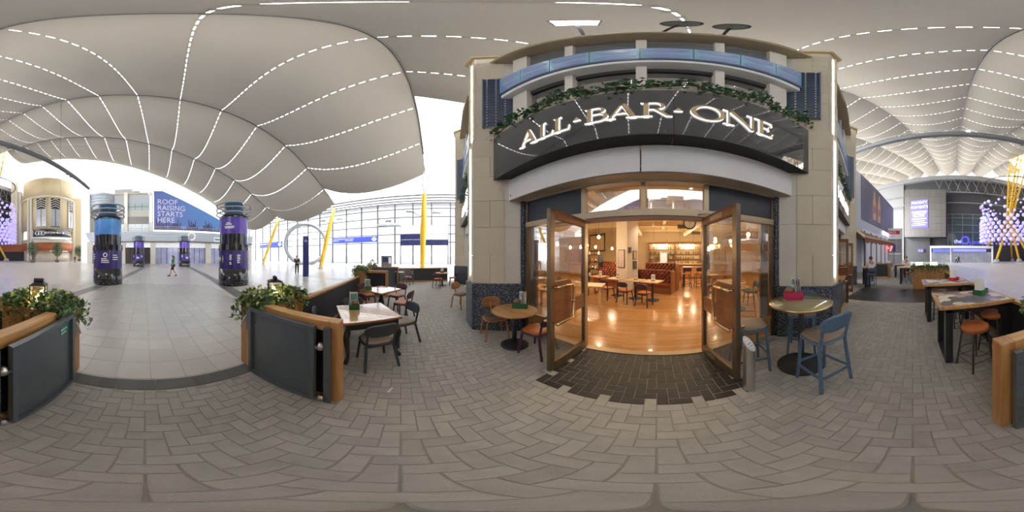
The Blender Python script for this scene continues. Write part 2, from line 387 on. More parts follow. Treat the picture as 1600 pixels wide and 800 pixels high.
for k in range(-6, 5):
    pts = [ring_pt(r, 166.25 + 5 * k, zc(r) - .05) for r in range(4, 171, 4) if k != 0 or r < 166]
    MB().tube(pts, .07, 6).build('roof_cable', m_cable, roof)
for a_, b_ in (((5.0, -8.9, 16.2), (40, -70, 22)), ((13.5, -14, 16.2), (-8, -34, 24))):
    MB().tube([a_, b_], .03, 5).build('stay_wire', m_cable, roof)

# yellow struts that hold the roof edge down by the entrance
def strut(base, top, label, lamp):
    t = thing('yellow_roof_strut', label, 'strut', base, 0, 'yellow struts along the entrance wall')
    b, q = Vector((0, 0, 0)), Vector(top) - Vector(base)
    MB().tube([b, b + q * .04, q * .5, q * .97, q], [.14, .24, .34, .24, .13], 12).build('strut_tube', m_yellow, t)
    MB().lathe([(0, 0), (.34, 0), (.34, .06), (.14, .10), (.12, .35), (0, .35)], 16).build('foot', m_grey, t)
    if lamp:
        c = q * .68; w = MB()
        w.tube([c + Vector((-.1, -1.2, .5)), c + Vector((-.05, -.5, .1)), c, c + Vector((-.05, .5, .1)), c + Vector((-.1, 1.2, .5))], .05, 6); w.build('lamp_arm', m_grey, t)
        for s in (-1, 1):
            MB().box(-.25, .25, -.45, .45, 0, .12, Matrix.Translation(c + Vector((-.1, s * 1.5, .5)))).build('floodlight_head', m_grey, t, bevel=.03)
    return t
strut((-18.0, 2.4, 0), (-17.75, 2.6, 9.0), 'upright yellow strut with twin lamp arms behind the end fence', True)
strut((-19.0, -10.2, 0), (-26.4, -11.4, 10.4), 'slanting yellow strut right of the steel ring, foot on the concourse', True)
strut((-23.4, -26.4, 0), (-27.6, -25.6, 10.4), 'slanting yellow strut left of the steel ring', True)
# rope hook at the head of the near strut
hk = MB().tube([(-17.75, 2.75 + .35 * sin(t), 10.5 - 1.5 * cos(t)) for t in [2 * pi * i / 24 for i in range(24)]], .07, 6, closed=True)
hk.build('roof_shackle', m_grey, roof)
# ================================================================ BAR BUILDING
m_navy = mat('navy_panel', (.03, .038, .055), .45, var=.1)
m_whitep = mat('white_fascia_panel', (.76, .74, .73), .5, var=.03)
m_gloss = mat('gloss_charcoal_sign', (.045, .047, .053), .035, var=.05, coat=.6, spec=.9)
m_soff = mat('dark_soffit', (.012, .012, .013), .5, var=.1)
m_beige = mat('beige_moulding', (.50, .44, .34), .5, var=.05)
m_lou = mat('slate_blue_louvre', (.15, .20, .30), .5, .1, var=.12)
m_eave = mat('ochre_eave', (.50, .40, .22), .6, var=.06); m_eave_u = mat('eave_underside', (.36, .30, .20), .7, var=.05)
m_blueglass = mat('blue_balcony_glass', (.20, .42, .62), .12, var=.15, scale=1.)
m_navyband = mat('deep_blue_band', (.01, .055, .13), .4, var=.1)
m_gold = mat('gold_letter_face', (.62, .47, .25), .4, .2, var=.1)
m_halo = glow('letter_light_edge', (1, .98, .94), 1.0)
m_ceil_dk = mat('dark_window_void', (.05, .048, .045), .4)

def pillar(loc, rz, label):
    p = struct('stone_pillar', loc, rz, label)
    K1, K2, J1, J2 = Vector((-.225, 0)), Vector((.225, 0)), Vector((-.728, .878)), Vector((.728, .878))
    def face(a, b, t0, t1, z0, z1, m, name, th=.12, inset=0., proud=0.):
        d = (b - a); n = Vector((-d.y, d.x)).normalized()
        if n.dot(Vector((0, .6)) - a) < 0: n = -n
        g = .004 / d.length if name == 'stone_block' else 0
        p0 = a + d * (t0 + g) + n * (inset - proud); p1 = a + d * (t1 - g) + n * (inset - proud)
        MB().prism([p0, p1, p1 + n * th, p0 + n * th], z0 + .003, z1 - .003).build(name, m, p)
    # granite plinth slabs
    MB().prism([(-.26, -.035), (.26, -.035), (.79, .89), (.70, .92), (-.70, .92), (-.79, .89)], 0, 1.086).build('granite_plinth', m_granite, p, bevel=.008)
    MB().prism([(-.2, .03), (.2, .03), (.70, .90), (.55, 1.5), (-.55, 1.5), (-.70, .90)], 1.0, 4.71).build('core', m_stone_hi, p)
    MB().prism([(-.18, .05), (.18, .05), (.66, .90), (.52, 1.5), (-.52, 1.5), (-.66, .90)], 4.6, 11.0).build('core', m_stone_hi, p)
    for up, z0, n in ((0, 1.088, 6), (1, 4.74, 10)):
        h = .604 if not up else .622; ins = .0 if not up else .035
        for c in range(n):
            za, zb = z0 + c * h, z0 + (c + 1) * h
            for a, b in ((K1, J1), (K2, J2)):
                if c % 2: face(a, b, 0, .66, za, zb, m_stone, 'stone_block', inset=ins)
                else: face(a, b, 0, .36, za, zb, m_stone, 'stone_block', inset=ins); face(a, b, .36, .66, za, zb, m_stone, 'stone_block', inset=ins)
                face(a, b, .66, 1., za, zb, m_stone_hi, 'stone_block', inset=ins + .012)
            face(K1, K2, 0, .36, za, zb, m_stone, 'stone_block', inset=ins); face(K1, K2, .64, 1., za, zb, m_stone, 'stone_block', inset=ins)
    MB().box(-.055, .055, .015, .05, 1.25, 4.55).box(-.055, .055, .05, .085, 4.85, 10.5).build('light_strip', m_glow, p)
    MB().prism([(-.29, -.07), (.29, -.07), (.84, .90), (.5, 1.6), (-.5, 1.6), (-.84, .90)], 10.96, 11.1).build('cap_slab', m_eave, p)
    for s in (-1, 1):                                                    # slatted panel on each upper face
        a, b = (K1, J1) if s < 0 else (K2, J2); d = (b - a); n = Vector((-d.y, d.x)).normalized()
        if n.y > 0: n = -n
        l = MB(); q0, q1 = a + d * .22 + n * .02, a + d * .98 + n * .02
        z = 5.2
        while z < 8.15:
            l.add([(q0.x, q0.y, z), (q1.x, q1.y, z), (q1.x + n.x * .03, q1.y + n.y * .03, z), (q0.x + n.x * .03, q0.y + n.y * .03, z), (q0.x, q0.y, z + .05), (q1.x, q1.y, z + .05), (q1.x + n.x * .012, q1.y + n.y * .012, z + .05), (q0.x + n.x * .012, q0.y + n.y * .012, z + .05)],
                  [(0, 1, 5, 4), (3, 2, 6, 7), (0, 3, 7, 4), (1, 2, 6, 5), (4, 5, 6, 7), (0, 1, 2, 3)]); z += .075
        lo = l.build('louvre_panel', m_lou, p)
        l2 = MB()
        for k in range(4):
            c0 = a + d * (.30 + k * .19) + n * .052; z = 5.2
            while z < 8.1: l2.box(c0.x - .012, c0.x + .012, c0.y - .012, c0.y + .012, z, z + .05); z += .15
        l2.build('louvre_clip', m_white, lo)
        MB().prism([a + d * .2 + n * .06, a + d * .2 - n * .02, a + d * .225 - n * .02, a + d * .225 + n * .06], 5.15, 8.2).build('louvre_edge', m_lou, p)
    return p
pillar((3.003, 1.55, 0), R(8), 'cream stone pillar with granite base right of the bar doors')
pillar((-3.403, 1.55, 0), R(-8), 'cream stone pillar with granite base left of the bar doors')
pillar((9.16, 3.316, 0), R(24), 'distant cream stone pillar beside the brown awning')
pillar((-9.56, 3.316, 0), R(-24), 'distant cream stone pillar beside the end fence')

# ---- door leaf, hinged at its origin, swung along +x
def door_leaf(name, parent_loc, rz, label):
    d = struct(name, parent_loc, rz, label); w, h, t = .92, 2.27, .03
    MB().box(0, .075, -t, t, .02, h).build('hinge_stile', m_bronze, d, bevel=.004)
    MB().box(w - .085, w, -t, t, .02, h).build('lock_stile', m_bronze, d, bevel=.006)
    MB().box(.075, w - .085, -t, t, h - .12, h).build('top_rail', m_brownwood, d)
    MB().box(.075, w - .085, -t, t, .02, .17).build('bottom_rail', m_bronze, d)
    MB().box(.075, w - .085, -t * .8, t * .8, .84, 1.06).build('middle_rail', m_brownwood, d)
    MB().prism(rrect(w - .46, w - .07, .78, 1.36, .07), -t * 1.1, t * 1.1).xform(Matrix.Rotation(R(90), 4, 'X')).build('push_plate', m_brownwood, d, bevel=.006)
    for z0, z1 in ((.17, .84), (1.06, h - .12)): MB().box(.07, w - .08, -.004, .004, z0 - .01, z1 + .01).build('pane', m_glass_dim, d)
    for s in (-1, 1):
        hd = MB(); y = s * .095
        hd.tube([(w - .04, y, 1.30), (w - .38, y, 1.30), (w - .41, y, 1.27), (w - .41, y, .85), (w - .38, y, .82), (w - .04, y, .82)], .021, 8)
        for xx, zz in ((w - .05, 1.30), (w - .05, .82), (w - .41, 1.06)): hd.tube([(xx, s * .02, zz), (xx, y, zz)], .012, 8); hd.tube([(xx, y * .96, zz), (xx, y * 1.2, zz)], .021, 8)
        hd.build('pull_handle', m_brass, d)
    MB().box(.2, .42, -.034, -.03, .06, .12).build('kick_label', m_steel, d)
    MB().box(.30, .62, -.034, -.0302, h - .10, h - .03).build('closer_box', m_bronze_lt, d)
    MB().tube([(.35, -.05, h + .0), (.05, -.10, h + .05), (-.12, .12, h + .05)], .012, 6).build('closer_arm', m_steel, d)
    # white lettering on the outside face of the glass
    o = lettering('cocktails', .085, m_text_w, d, (w - .55, .0065, 1.80), R(180), 'lettering', .0005); o.location = (w - .12, .0065, 1.80)
    return d

# ---- sign letters: strokes as outlines of unit cap height
def ring(cx, cy, rx, ry, tx, ty, a0, a1, n):
    out = []
    for i in range(n):
        a, b = R(a0 + (a1 - a0) * i / n), R(a0 + (a1 - a0) * (i + 1) / n)
        out.append([(cx + rx * cos(a), cy + ry * sin(a)), (cx + rx * cos(b), cy + ry * sin(b)), (cx + (rx - tx) * cos(b), cy + (ry - ty) * sin(b)), (cx + (rx - tx) * cos(a), cy + (ry - ty) * sin(a))])
    return out
def serif(x0, x1, y, h=.055): return [(x0, y), (x1, y), (x1 - .03, y + h), (x0 + .03, y + h)] if y < .5 else [(x0 + .03, y - h), (x1 - .03, y - h), (x1, y), (x0, y)]
def glyph(c):
    if c == 'A': return [[(.10, 0), (.19, 0), (.60, .98), (.53, 1.02)], [(.80, 0), (1.02, 0), (.66, 1.02), (.50, .98)], [(.27, .30), (.80, .30), (.78, .37), (.30, .37)], serif(0, .34, 0), serif(.68, 1.14, 0)], 1.14
    if c == 'L': return [[(.12, 0), (.32, 0), (.32, 1), (.12, 1)], serif(0, .44, 1), serif(0, .3, 0), [(.3, 0), (.80, 0), (.86, .27), (.80, .27), (.72, .07), (.3, .07)]], .86
    if c == 'B': return [[(.12, 0), (.32, 0), (.32, 1), (.12, 1)], serif(0, .3, 1), serif(0, .3, 0), [(.3, .945), (.58, .945), (.58, 1), (.3, 1)], [(.3, .5), (.6, .5), (.6, .555), (.3, .555)], [(.3, 0), (.62, 0), (.62, .055), (.3, .055)]] + ring(.56, .75, .34, .25, .17, .055, -90, 90, 10) + ring(.60, .2775, .42, .2775, .19, .055, -90, 90, 10), 1.02
    if c == 'R': return [[(.12, 0), (.32, 0), (.32, 1), (.12, 1)], serif(0, .3, 1), serif(0, .46, 0), [(.3, .945), (.58, .945), (.58, 1), (.3, 1)], [(.3, .46), (.6, .46), (.6, .515), (.3, .515)], [(.48, .48), (.70, .48), (1.10, .06), (1.22, .05), (1.22, 0), (.98, 0)]] + ring(.58, .73, .36, .27, .17, .055, -90, 90, 10), 1.22
    if c == 'O': return ring(.62, .5, .62, .52, .19, .075, 0, 360, 28), 1.24
    if c == 'N': return [[(.14, 0), (.21, 0), (.21, 1), (.14, 1)], [(.08, 1), (.32, 1), (1.02, 0), (.90, -.04)], [(.93, 0), (1.02, 0), (1.02, 1), (.93, 1)], serif(0, .36, 0), serif(0, .3, 1), serif(.78, 1.16, 1)], 1.16
    if c == 'E': return [[(.12, 0), (.32, 0), (.32, 1), (.12, 1)], serif(0, .3, 1), serif(0, .3, 0), [(.3, .94), (.74, .94), (.78, .76), (.83, .76), (.82, 1), (.3, 1)], [(.3, .48), (.62, .48), (.62, .54), (.3, .54)], [(.60, .38), (.66, .38), (.66, .64), (.60, .64)], [(.3, 0), (.84, 0), (.90, .27), (.85, .27), (.76, .065), (.3, .065)]], .9
    return [[(0, .38), (.16, .62), (.32, .38)]], .32                     # pointed stop
def letter_mesh(c, w, h, depth):
    gl, gw = glyph(c); mb = MB(); k = w / gw
    for poly in gl:
        pts = [(x * k, y * h) for x, y in poly]; n = len(pts)
        ar = sum(pts[i][0] * pts[(i + 1) % n][1] - pts[(i + 1) % n][0] * pts[i][1] for i in range(n))
        if ar < 0: pts = pts[::-1]
        vs = [(x, -depth, y) for x, y in pts] + [(x, 0, y) for x, y in pts]
        mb.cur = 0; mb.add(vs, [tuple(range(n))]); mb.cur = 1; mb.add(vs, [((i + 1) % n, i, n + i, n + (i + 1) % n) for i in range(n)])
    return mb.mesh('sign_letter')
def ivy_leaf_mesh(name, mats):
    """five-lobed leaf, slightly folded"""
    out = [(0, 0), (.30, -.12), (.42, .12), (.26, .28), (.44, .52), (.17, .55), (0, 1.0), (-.17, .55), (-.44, .52), (-.26, .28), (-.42, .12), (-.30, -.12)]
    vs = [(x, y, .18 * abs(x) - .12 * y * y) for x, y in out] + [(0, .35, 0)]
    return MB().add(vs, [(i, (i + 1) % 12, 12) for i in range(12)])
LEAF = ivy_leaf_mesh('leaf', None)
def leaf_into(mb, p, s, rot):
    k = len(mb.v); mb.add(LEAF.v, LEAF.f); M_ = Matrix.Translation(p) @ rot @ Matrix.Scale(s, 4); mb.xform(M_, k)
def rnd_rot(up=None):
    return Matrix.Rotation(random.uniform(0, 2 * pi), 4, 'Z') @ Matrix.Rotation(random.uniform(-1.3, 1.3), 4, 'X') @ Matrix.Rotation(random.uniform(-.6, .6), 4, 'Y')

def bay(name, loc, rz, which, open_doors, letters_px):
    b = struct(name, loc, rz, 'shopfront bay of the bar, ' + which); V = 2.45; half = 2.30
    # timber stall riser, posts and transoms
    for s in (-1, 1):
        x0, x1 = sorted((s * .98, s * half))
        MB().box(x0, x1, V - .03, V + .06, 0, .16).box(x0, x1, V - .015, V + .05, .16, .40).box(x0, x1, V - .045, V + .06, .40, .45).build('stall_riser', m_oak, b, bevel=.005)
        MB().box(x0, x1, V - .004, V + .004, .45, 2.29).build('window_pane', m_glass_dim, b)
        MB().box(x0, x1, V - .02, V + .02, 2.40, 2.86).build('navy_panel', m_navy, b)
        for xx in (s * .96, s * (half - .02)): MB().box(xx - .04, xx + .04, V - .05, V + .05, 0, 2.90).build('post', m_bronze_lt if abs(xx) < 1 else m_bronze, b, bevel=.005)
        MB().box(*sorted((s * (half - .10), s * (half - .28))), V - .0, V + .05, .45, 2.29).build('inner_jamb', m_bronze, b)
        MB().box(*sorted((s * half, s * (half + .14))), V - .10, V + .12, 0, 3.05).build('granite_jamb', m_granite, b)
        MB().box(*sorted((s * .94, s * .06)), V - .004, V + .004, 2.41, 2.85).build('fanlight_pane', m_glass_dim, b)
    MB().box(-half, half, V - .055, V + .055, 2.29, 2.40).build('transom', m_bronze_lt, b, bevel=.006)
    MB().box(-.035, .035, V - .05, V + .05, 2.40, 2.90).build('post', m_bronze_lt, b)
    MB().box(-.95, .95, V - .04, V + .0, 2.22, 2.29).build('door_head', m_brownwood, b)
    MB().box(-half, half, V - .07, V + .1, 2.86, 2.93).box(-half - .04, half + .04, V - .17, V + .1, 2.93, 3.0).box(-half - .07, half + .07, V - .26, V + .1, 3.0, 3.06).build('head_moulding', m_beige, b)
    for x0, x1 in ((-2.53, -.02), (.0, 2.53)): MB().box(x0, x1, 2.13, 2.40, 2.90, 3.42).build('white_panel', m_whitep, b)
    MB().add([(-2.52, 2.132, 2.88), (2.52, 2.132, 2.88), (2.30, 2.45, 2.88), (-2.30, 2.45, 2.88)], [(0, 1, 2, 3)]).build('head_soffit', m_beige, b)
    # upper storeys
    MB().box(-2.5, 2.5, 1.98, 2.35, 4.70, 4.98).build('stone_ledge', m_stone, b)
    MB().box(-2.45, 2.45, 2.17, 2.4, 4.95, 5.25).build('stone_wall', m_stone, b)
    for i, xx in enumerate((-2.15, -1.06, 0, 1.06, 2.15)):
        MB().box(xx - .07 - (.13 if abs(xx) > 2 else 0), xx + .07 + (.13 if abs(xx) > 2 else 0), 2.10, 2.4, 4.98, 10.1).build('stone_mullion', m_stone_hi, b)
    for xa, xb in ((-2.0, -1.13), (-.99, -.07), (.07, .99), (1.13, 2.0)):
        MB().box(xa, xb, 2.24, 2.26, 5.2, 6.4).build('window_pane', glass('upper_window_glass', (.30, .29, .28), .3), b)
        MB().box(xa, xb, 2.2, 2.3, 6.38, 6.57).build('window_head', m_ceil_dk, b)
        lv = MB(); z = 7.0
        while z < 10.0: lv.box(xa, xb, 2.18, 2.24, z, z + .05); z += .16
        lv.build('louvre_blades', m_grey, b)
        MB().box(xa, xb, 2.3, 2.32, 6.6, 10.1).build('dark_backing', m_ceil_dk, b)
    MB().box(-2.6, 2.6, 2.4, 2.6, 4.6, 10.4).build('rear_wall', m_stone, b)
    bal = MB().box(-2.55, 2.55, 1.95, 2.3, 6.57, 6.75).build('balcony_slab', m_white, b)
    MB().box(-2.6, 2.6, 1.93, 1.97, 6.75, 6.90).build('balcony_band', m_navyband, bal)
    m_disc = mat('violet_film_disc', (.22, .30, .58), .2, var=.1)
    for k in range(8):
        xa = -2.6 + k * .65; pn = MB().box(xa + .006, xa + .644, 1.942, 1.956, 6.88, 8.06).build('glass_panel', m_blueglass, bal)
        for q in range(2): place('film_disc', poly_mesh('film_disc', [[(xa + .325 + .28 * cos(t), 7.15 + q * .6 + .20 * sin(t)) for t in [2 * pi * i / 20 for i in range(20)]]], .001), m_disc, pn, (0, 1.938, 0)).rotation_euler = (R(90), 0, 0)
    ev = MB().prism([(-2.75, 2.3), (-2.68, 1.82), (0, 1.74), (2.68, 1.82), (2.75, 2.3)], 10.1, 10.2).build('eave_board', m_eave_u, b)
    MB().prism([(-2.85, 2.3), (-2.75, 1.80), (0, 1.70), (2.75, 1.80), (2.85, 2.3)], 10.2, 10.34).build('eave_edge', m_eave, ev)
    # sign box
    sg = thing('fascia_sign', 'glossy charcoal sign with gold letters over the ' + which + ' doors', 'sign', loc, rz, 'bar fascia signs')
    for x0, x1 in ((-2.70, .395), (.40, 2.70)):
        q0, q1 = x0 + (.27 if x0 < -1 else 0), x1 - (.27 if x1 > 1 else 0)
        o_ = MB().prism([(x0, 1.86), (x1, 1.86), (q1, 2.14), (q0, 2.14)], 3.42, 4.70); o_.build('sign_board', m_gloss, sg)
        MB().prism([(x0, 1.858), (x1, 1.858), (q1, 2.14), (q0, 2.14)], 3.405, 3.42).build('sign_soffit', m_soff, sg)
    for c, xa, xb in letters_px:
        place('letter' if c != '.' else 'pointed_stop', letter_mesh(c, xb - xa, .40, .028), [m_gold, m_halo], sg, (xa, 1.86, 3.81))
    return b
def px_u(x): return 1.835 * tan(R((x - 1026) * .225)) + .2
LET = [(c, px_u(a), px_u(b_)) for c, a, b_ in (('A', 811, 841), ('L', 841, 863.5), ('L', 864, 889.5), ('.', 895, 906.5), ('B', 913, 950), ('A', 946, 1000), ('R', 1000.5, 1051), ('.', 1053, 1067), ('O', 1079, 1133.5), ('N', 1130, 1184), ('E', 1183, 1209))]
bay('wall_front', (-.2, 0, 0), 0, 'main', True, LET)
bay('wall_right', (6.51, .943, 0), R(16), 'right hand', True, LET)
bay('wall_left', (-6.91, .943, 0), R(-16), 'left hand', False, LET)
door_leaf('door_1', (-1.15, 2.45, 0), R(-93), 'open glazed bronze door leaf by the round wooden table')
door_leaf('door_2', (.72, 2.45, 0), R(-82), 'open glazed bronze door leaf by the steel bollard')
def bay_pt(s, u, v):
    lx, ly, a = (6.51, .943, R(16)) if s > 0 else (-6.91, .943, R(-16)); return (lx + u * cos(a) - v * sin(a), ly + u * sin(a) + v * cos(a), 0)
door_leaf('door_3', bay_pt(1, -.92, 2.45), R(16 - 90), 'open glazed door leaf beside the oak service cabinet')
door_leaf('door_4', bay_pt(1, .92, 2.45), R(16 - 90), 'far open glazed door leaf of the right hand bay')
door_leaf('door_5', bay_pt(-1, -.92, 2.45), R(-16), 'closed glazed door leaf of the left hand bay, left')
door_leaf('door_6', bay_pt(-1, .92, 2.45), R(-16 + 180), 'closed glazed door leaf of the left hand bay, right')

# ivy garlands hanging over the top edge of the signs
def garland(root_loc, rz, label):
    g = thing('ivy_garland', label, 'garland', root_loc, rz, 'ivy garlands over the signs'); ms = [MB(), MB()]; st = MB(); x = -2.72; pts = []
    while x < 2.72:
        pts.append((x, 1.92 + .04 * sin(x * 7), 4.98 + .05 * sin(x * 5) + .03 * sin(x * 13))); x += .12
    st.tube(pts, .012, 5)
    for i in range(950):
        p = random.choice(pts); q = Vector(p) + Vector((random.uniform(-.1, .1), random.uniform(-.14, .05), random.gauss(.02, .06)))
        if random.random() < .12: q.z -= random.uniform(.05, .28); q.y = min(q.y, 1.84)
        leaf_into(ms[random.random() < .5], q, random.uniform(.05, .095), rnd_rot())
    st.build('stem', m_stem, g)
    for k in (0, 1): tag(ms[k].build('leaves', m_gleaf[k], g), kind='stuff')
garland((-.2, 0, 0), 0, 'trailing ivy garland along the top of the main sign')
garland((6.51, .943, 0), R(16), 'trailing ivy garland on the right hand side sign')
garland((-6.91, .943, 0), R(-16), 'trailing ivy garland on the left hand side sign')
# camera on the left jamb
cctv = thing('security_camera', 'small white security camera on the left pillar', 'camera', (-2.56, 2.23, 3.0), R(-40))
MB().lathe([(0, 0), (.045, 0), (.045, .02), (.02, .03), (0, .03)], 12).xform(Matrix.Rotation(R(90), 4, 'X')).build('mount', m_white, cctv)
MB().lathe([(0, 0), (.034, 0), (.036, .10), (.03, .11), (0, .11)], 14).xform(Matrix.Translation((0, -.03, 0)) @ Matrix.Rotation(R(90), 4, 'X')).build('body', m_white, cctv)
MB().lathe([(0, 0), (.024, 0), (.02, .012), (0, .012)], 14).xform(Matrix.Translation((0, -.14, 0)) @ Matrix.Rotation(R(90), 4, 'X')).build('lens', m_black, cctv)
# roof top pieces
for i, (x, y) in enumerate(((-3.1, 2.35), (2.75, 2.3))):
    l = thing('drum_lamp', 'lit drum lamp on top of the %s pillar' % ('left', 'right')[i], 'lamp', (x, y, 11.1))
    MB().cyl((0, 0, 0), .30, 0, .06).build('base', m_beige, l); MB().cyl((0, 0, 0), .26, .06, .62).build('shade', glow('drum_glow', (1, .9, .7), 4.), l); MB().cyl((0, 0, 0), .30, .62, .68).build('lid', m_beige, l)
for i, (x, y, a, lab) in enumerate(((.22, 1.42, 20, 'round black floodlight at the eave, left of the pair'), (.72, 1.45, -10, 'round black floodlight at the eave, right of the pair'))):
    l = thing('roof_floodlight', lab, 'floodlight', (x, y, 11.4), R(a), 'floodlights on the eave')
    MB().lathe([(0, .06), (.16, .05), (.20, -.02), (.19, -.05), (0, -.05)], 20).build('housing', m_black, l); MB().lathe([(0, -.052), (.17, -.052)], 20).build('glass_face', mat('dark_lens', (.12, .14, .14), .1), l)
    MB().bar((0, .0, 0), (.05, .9, -.35), .05, .05).build('arm', m_black, l)
    MB().bar((.05, .9, -.35), (.05, .9, -1.06), .05, .05).build('bracket', m_black, l)
sp = thing('glowing_roof_panel', 'added glowing white panel for the bright roof opening above the eave', 'floodlight', (-.68, 1.25, 11.7), R(25))  # glowing panel added in place of a bright opening in the roof
MB().box(-.22, .22, -.16, .16, 0, .1).build('housing', m_black, sp); MB().box(-.20, .20, -.14, .14, -.012, 0).build('light_face', glow('roof_panel_glow', (1, .98, 1), 8.), sp); MB().bar((0, .1, .05), (.1, .9, -1.36), .05, .05).build('arm', m_black, sp)
# ================================================================ FURNITURE PROTOTYPES
def seat_outline(w, d, n=28, e=3.2):
    out = []
    for i in range(n):
        t = 2 * pi * i / n; c, s = cos(t), sin(t)
        out.append((w / 2 * (abs(c) ** (2 / e)) * (1 if c > 0 else -1), d / 2 * (abs(s) ** (2 / e)) * (1 if s > 0 else -1)))
    return out
def seat_mb(w, d, z0, z1, dish=0.):
    ol = seat_outline(w, d); n = len(ol); vs = []
    for k, z in ((.96, z0), (1, z0 + .006), (1, z1 - .008), (.94, z1), (.5, z1 - dish)): vs += [(x * k, y * k, z) for x, y in ol]
    vs += [(0, 0, z1 - dish), (0, 0, z0)]; fs = [(q * n + i, q * n + (i + 1) % n, (q + 1) * n + (i + 1) % n, (q + 1) * n + i) for q in range(4) for i in range(n)]
    fs += [(4 * n + i, 4 * n + (i + 1) % n, 5 * n) for i in range(n)] + [((i + 1) % n, i, 5 * n + 1) for i in range(n)]
    return MB().add(vs, fs, True)
def back_mb(w, z0, z1, y, bow, th=.018, n=14, e=4., lean=.1):
    """curved chair back with rounded ends"""
    vs = []; m = 6; zc_, hh = (z0 + z1) / 2, (z1 - z0) / 2
    for side in (0, 1):
        for i in range(n + 1):
            x = -1 + 2 * i / n; h = hh * (1 - abs(x) ** e) ** (1 / 2.2) if abs(x) < 1 else .0; h = max(h, hh * .25)
            for j in range(m + 1):
                zz = zc_ + h * (-1 + 2 * j / m); vs.append((x * w / 2, y - bow * (1 - x * x) - lean * (zz - z0) + (th if side else 0), zz))
    A = (n + 1) * (m + 1); fs = []
    for i in range(n):
        for j in range(m):
            a, b, c, d = i * (m + 1) + j, (i + 1) * (m + 1) + j, (i + 1) * (m + 1) + j + 1, i * (m + 1) + j + 1
            fs += [(a, b, c, d), (A + d, A + c, A + b, A + a)]
        for j in (0, m): a, b = i * (m + 1) + j, (i + 1) * (m + 1) + j; fs.append((a, A + a, A + b, b) if j == 0 else (b, A + b, A + a, a))
    for i in (0, n):
        for j in range(m): a, b = i * (m + 1) + j, i * (m + 1) + j + 1; fs.append((b, A + b, A + a, a) if i == 0 else (a, A + a, A + b, b))
    return MB().add(vs, fs, True)
def make_chair(name, label, fm, sm, h=.45, stool=False):
    t = thing(name, label, 'stool' if stool else 'chair')
    seat_mb(.44, .43, h - .025, h, 0).build('seat_shell', fm, t); seat_mb(.40, .39, h, h + .03, .008).build('seat_pad', sm, t)
    bw = .205; sp = .045 if not stool else .035; zt = h + .32
    for s in (-1, 1):
        MB().bar((s * .17, .15, h - .02), (s * (.17 + sp), .15 + sp, 0), .034, .034, (0, 1, 0)).build('leg', fm, t, bevel=.008)
        MB().bar((s * .185, -.165, h - .02), (s * (.185 + sp), -.20 - sp, 0), .034, .036, (0, 1, 0)).bar((s * .185, -.165, h - .05), (s * .19, -.235, zt - .05), .026, .032, (0, 1, 0)).build('leg', fm, t, bevel=.008)
    back_mb(.46, zt - .17, zt + .02, -.215, .035, lean=.16).build('backrest', fm, t)
    if stool:
        z = .26; k = sp * (1 - z / h)
        for s in (-1, 1): MB().bar((s * (.17 + k + .005), .15 + k, z), (s * (.185 + k), -.20 - k, z), .022, .03).build('stretcher', fm, t)
        MB().bar((-.17 - k, .15 + k, z + .06), (.17 + k, .15 + k, z + .06), .022, .03).build('footrest', fm, t)
        MB().bar((-.185 - k, -.20 - k, z), (.185 + k, -.20 - k, z), .022, .03).build('stretcher', fm, t)
    else:
        MB().bar((-.16, .13, h - .04), (.16, .13, h - .04), .02, .04).build('apron', fm, t); MB().bar((-.16, -.15, h - .04), (.16, -.15, h - .04), .02, .04).build('apron', fm, t)
    return t
m_ch_grey = mat('grey_blue_painted_wood', (.045, .058, .07), .45, var=.1); m_ch_mar = mat('maroon_painted_wood', (.075, .03, .04), .42, var=.15); m_ch_pur = mat('plum_painted_wood', (.06, .025, .045), .42, var=.15)
m_ch_blue = mat('blue_painted_wood', (.085, .15, .235), .45, var=.1)
m_tan = mat('taupe_leather', (.29, .22, .17), .5, var=.1, bump=.1); m_orange = mat('tan_orange_leather', (.50, .14, .035), .38, var=.15, bump=.1, bscale=90); m_brownl = mat('brown_leather', (.16, .10, .07), .4, var=.15, bump=.1)
m_ply = wood('walnut_plywood', (.27, .11, .035), (.42, .20, .07), 0, .38)
def make_ply_chair(label):
    t = thing('plywood_chair', label, 'chair'); h = .44
    seat_mb(.46, .42, h - .012, h + .012, 0).build('seat_shell', m_ply, t); seat_mb(.40, .37, h + .012, h + .04, .006).build('seat_pad', m_brownl, t)
    back_mb(.40, .60, .82, -.20, .05, .015, e=5., lean=.14).build('backrest', m_ply, t)
    MB().tube([(0, -.1, h - .02), (0, -.2, h + .02), (0, -.235, h + .12), (0, -.25, .72)], .02, 8).build('spine', m_ply, t)
    for s in (-1, 1):
        for f in (1, -1):
            mb = MB(); pts = [(s * .10, f * .13, h - .015), (s * .16, f * .15, h - .02), (s * .19, f * .165, h - .06), (s * .225, f * .20, 0)]
            for a, b in zip(pts, pts[1:]): mb.bar(a, b, .03, .022)
            mb.build('leg', m_ply, t)
    return t
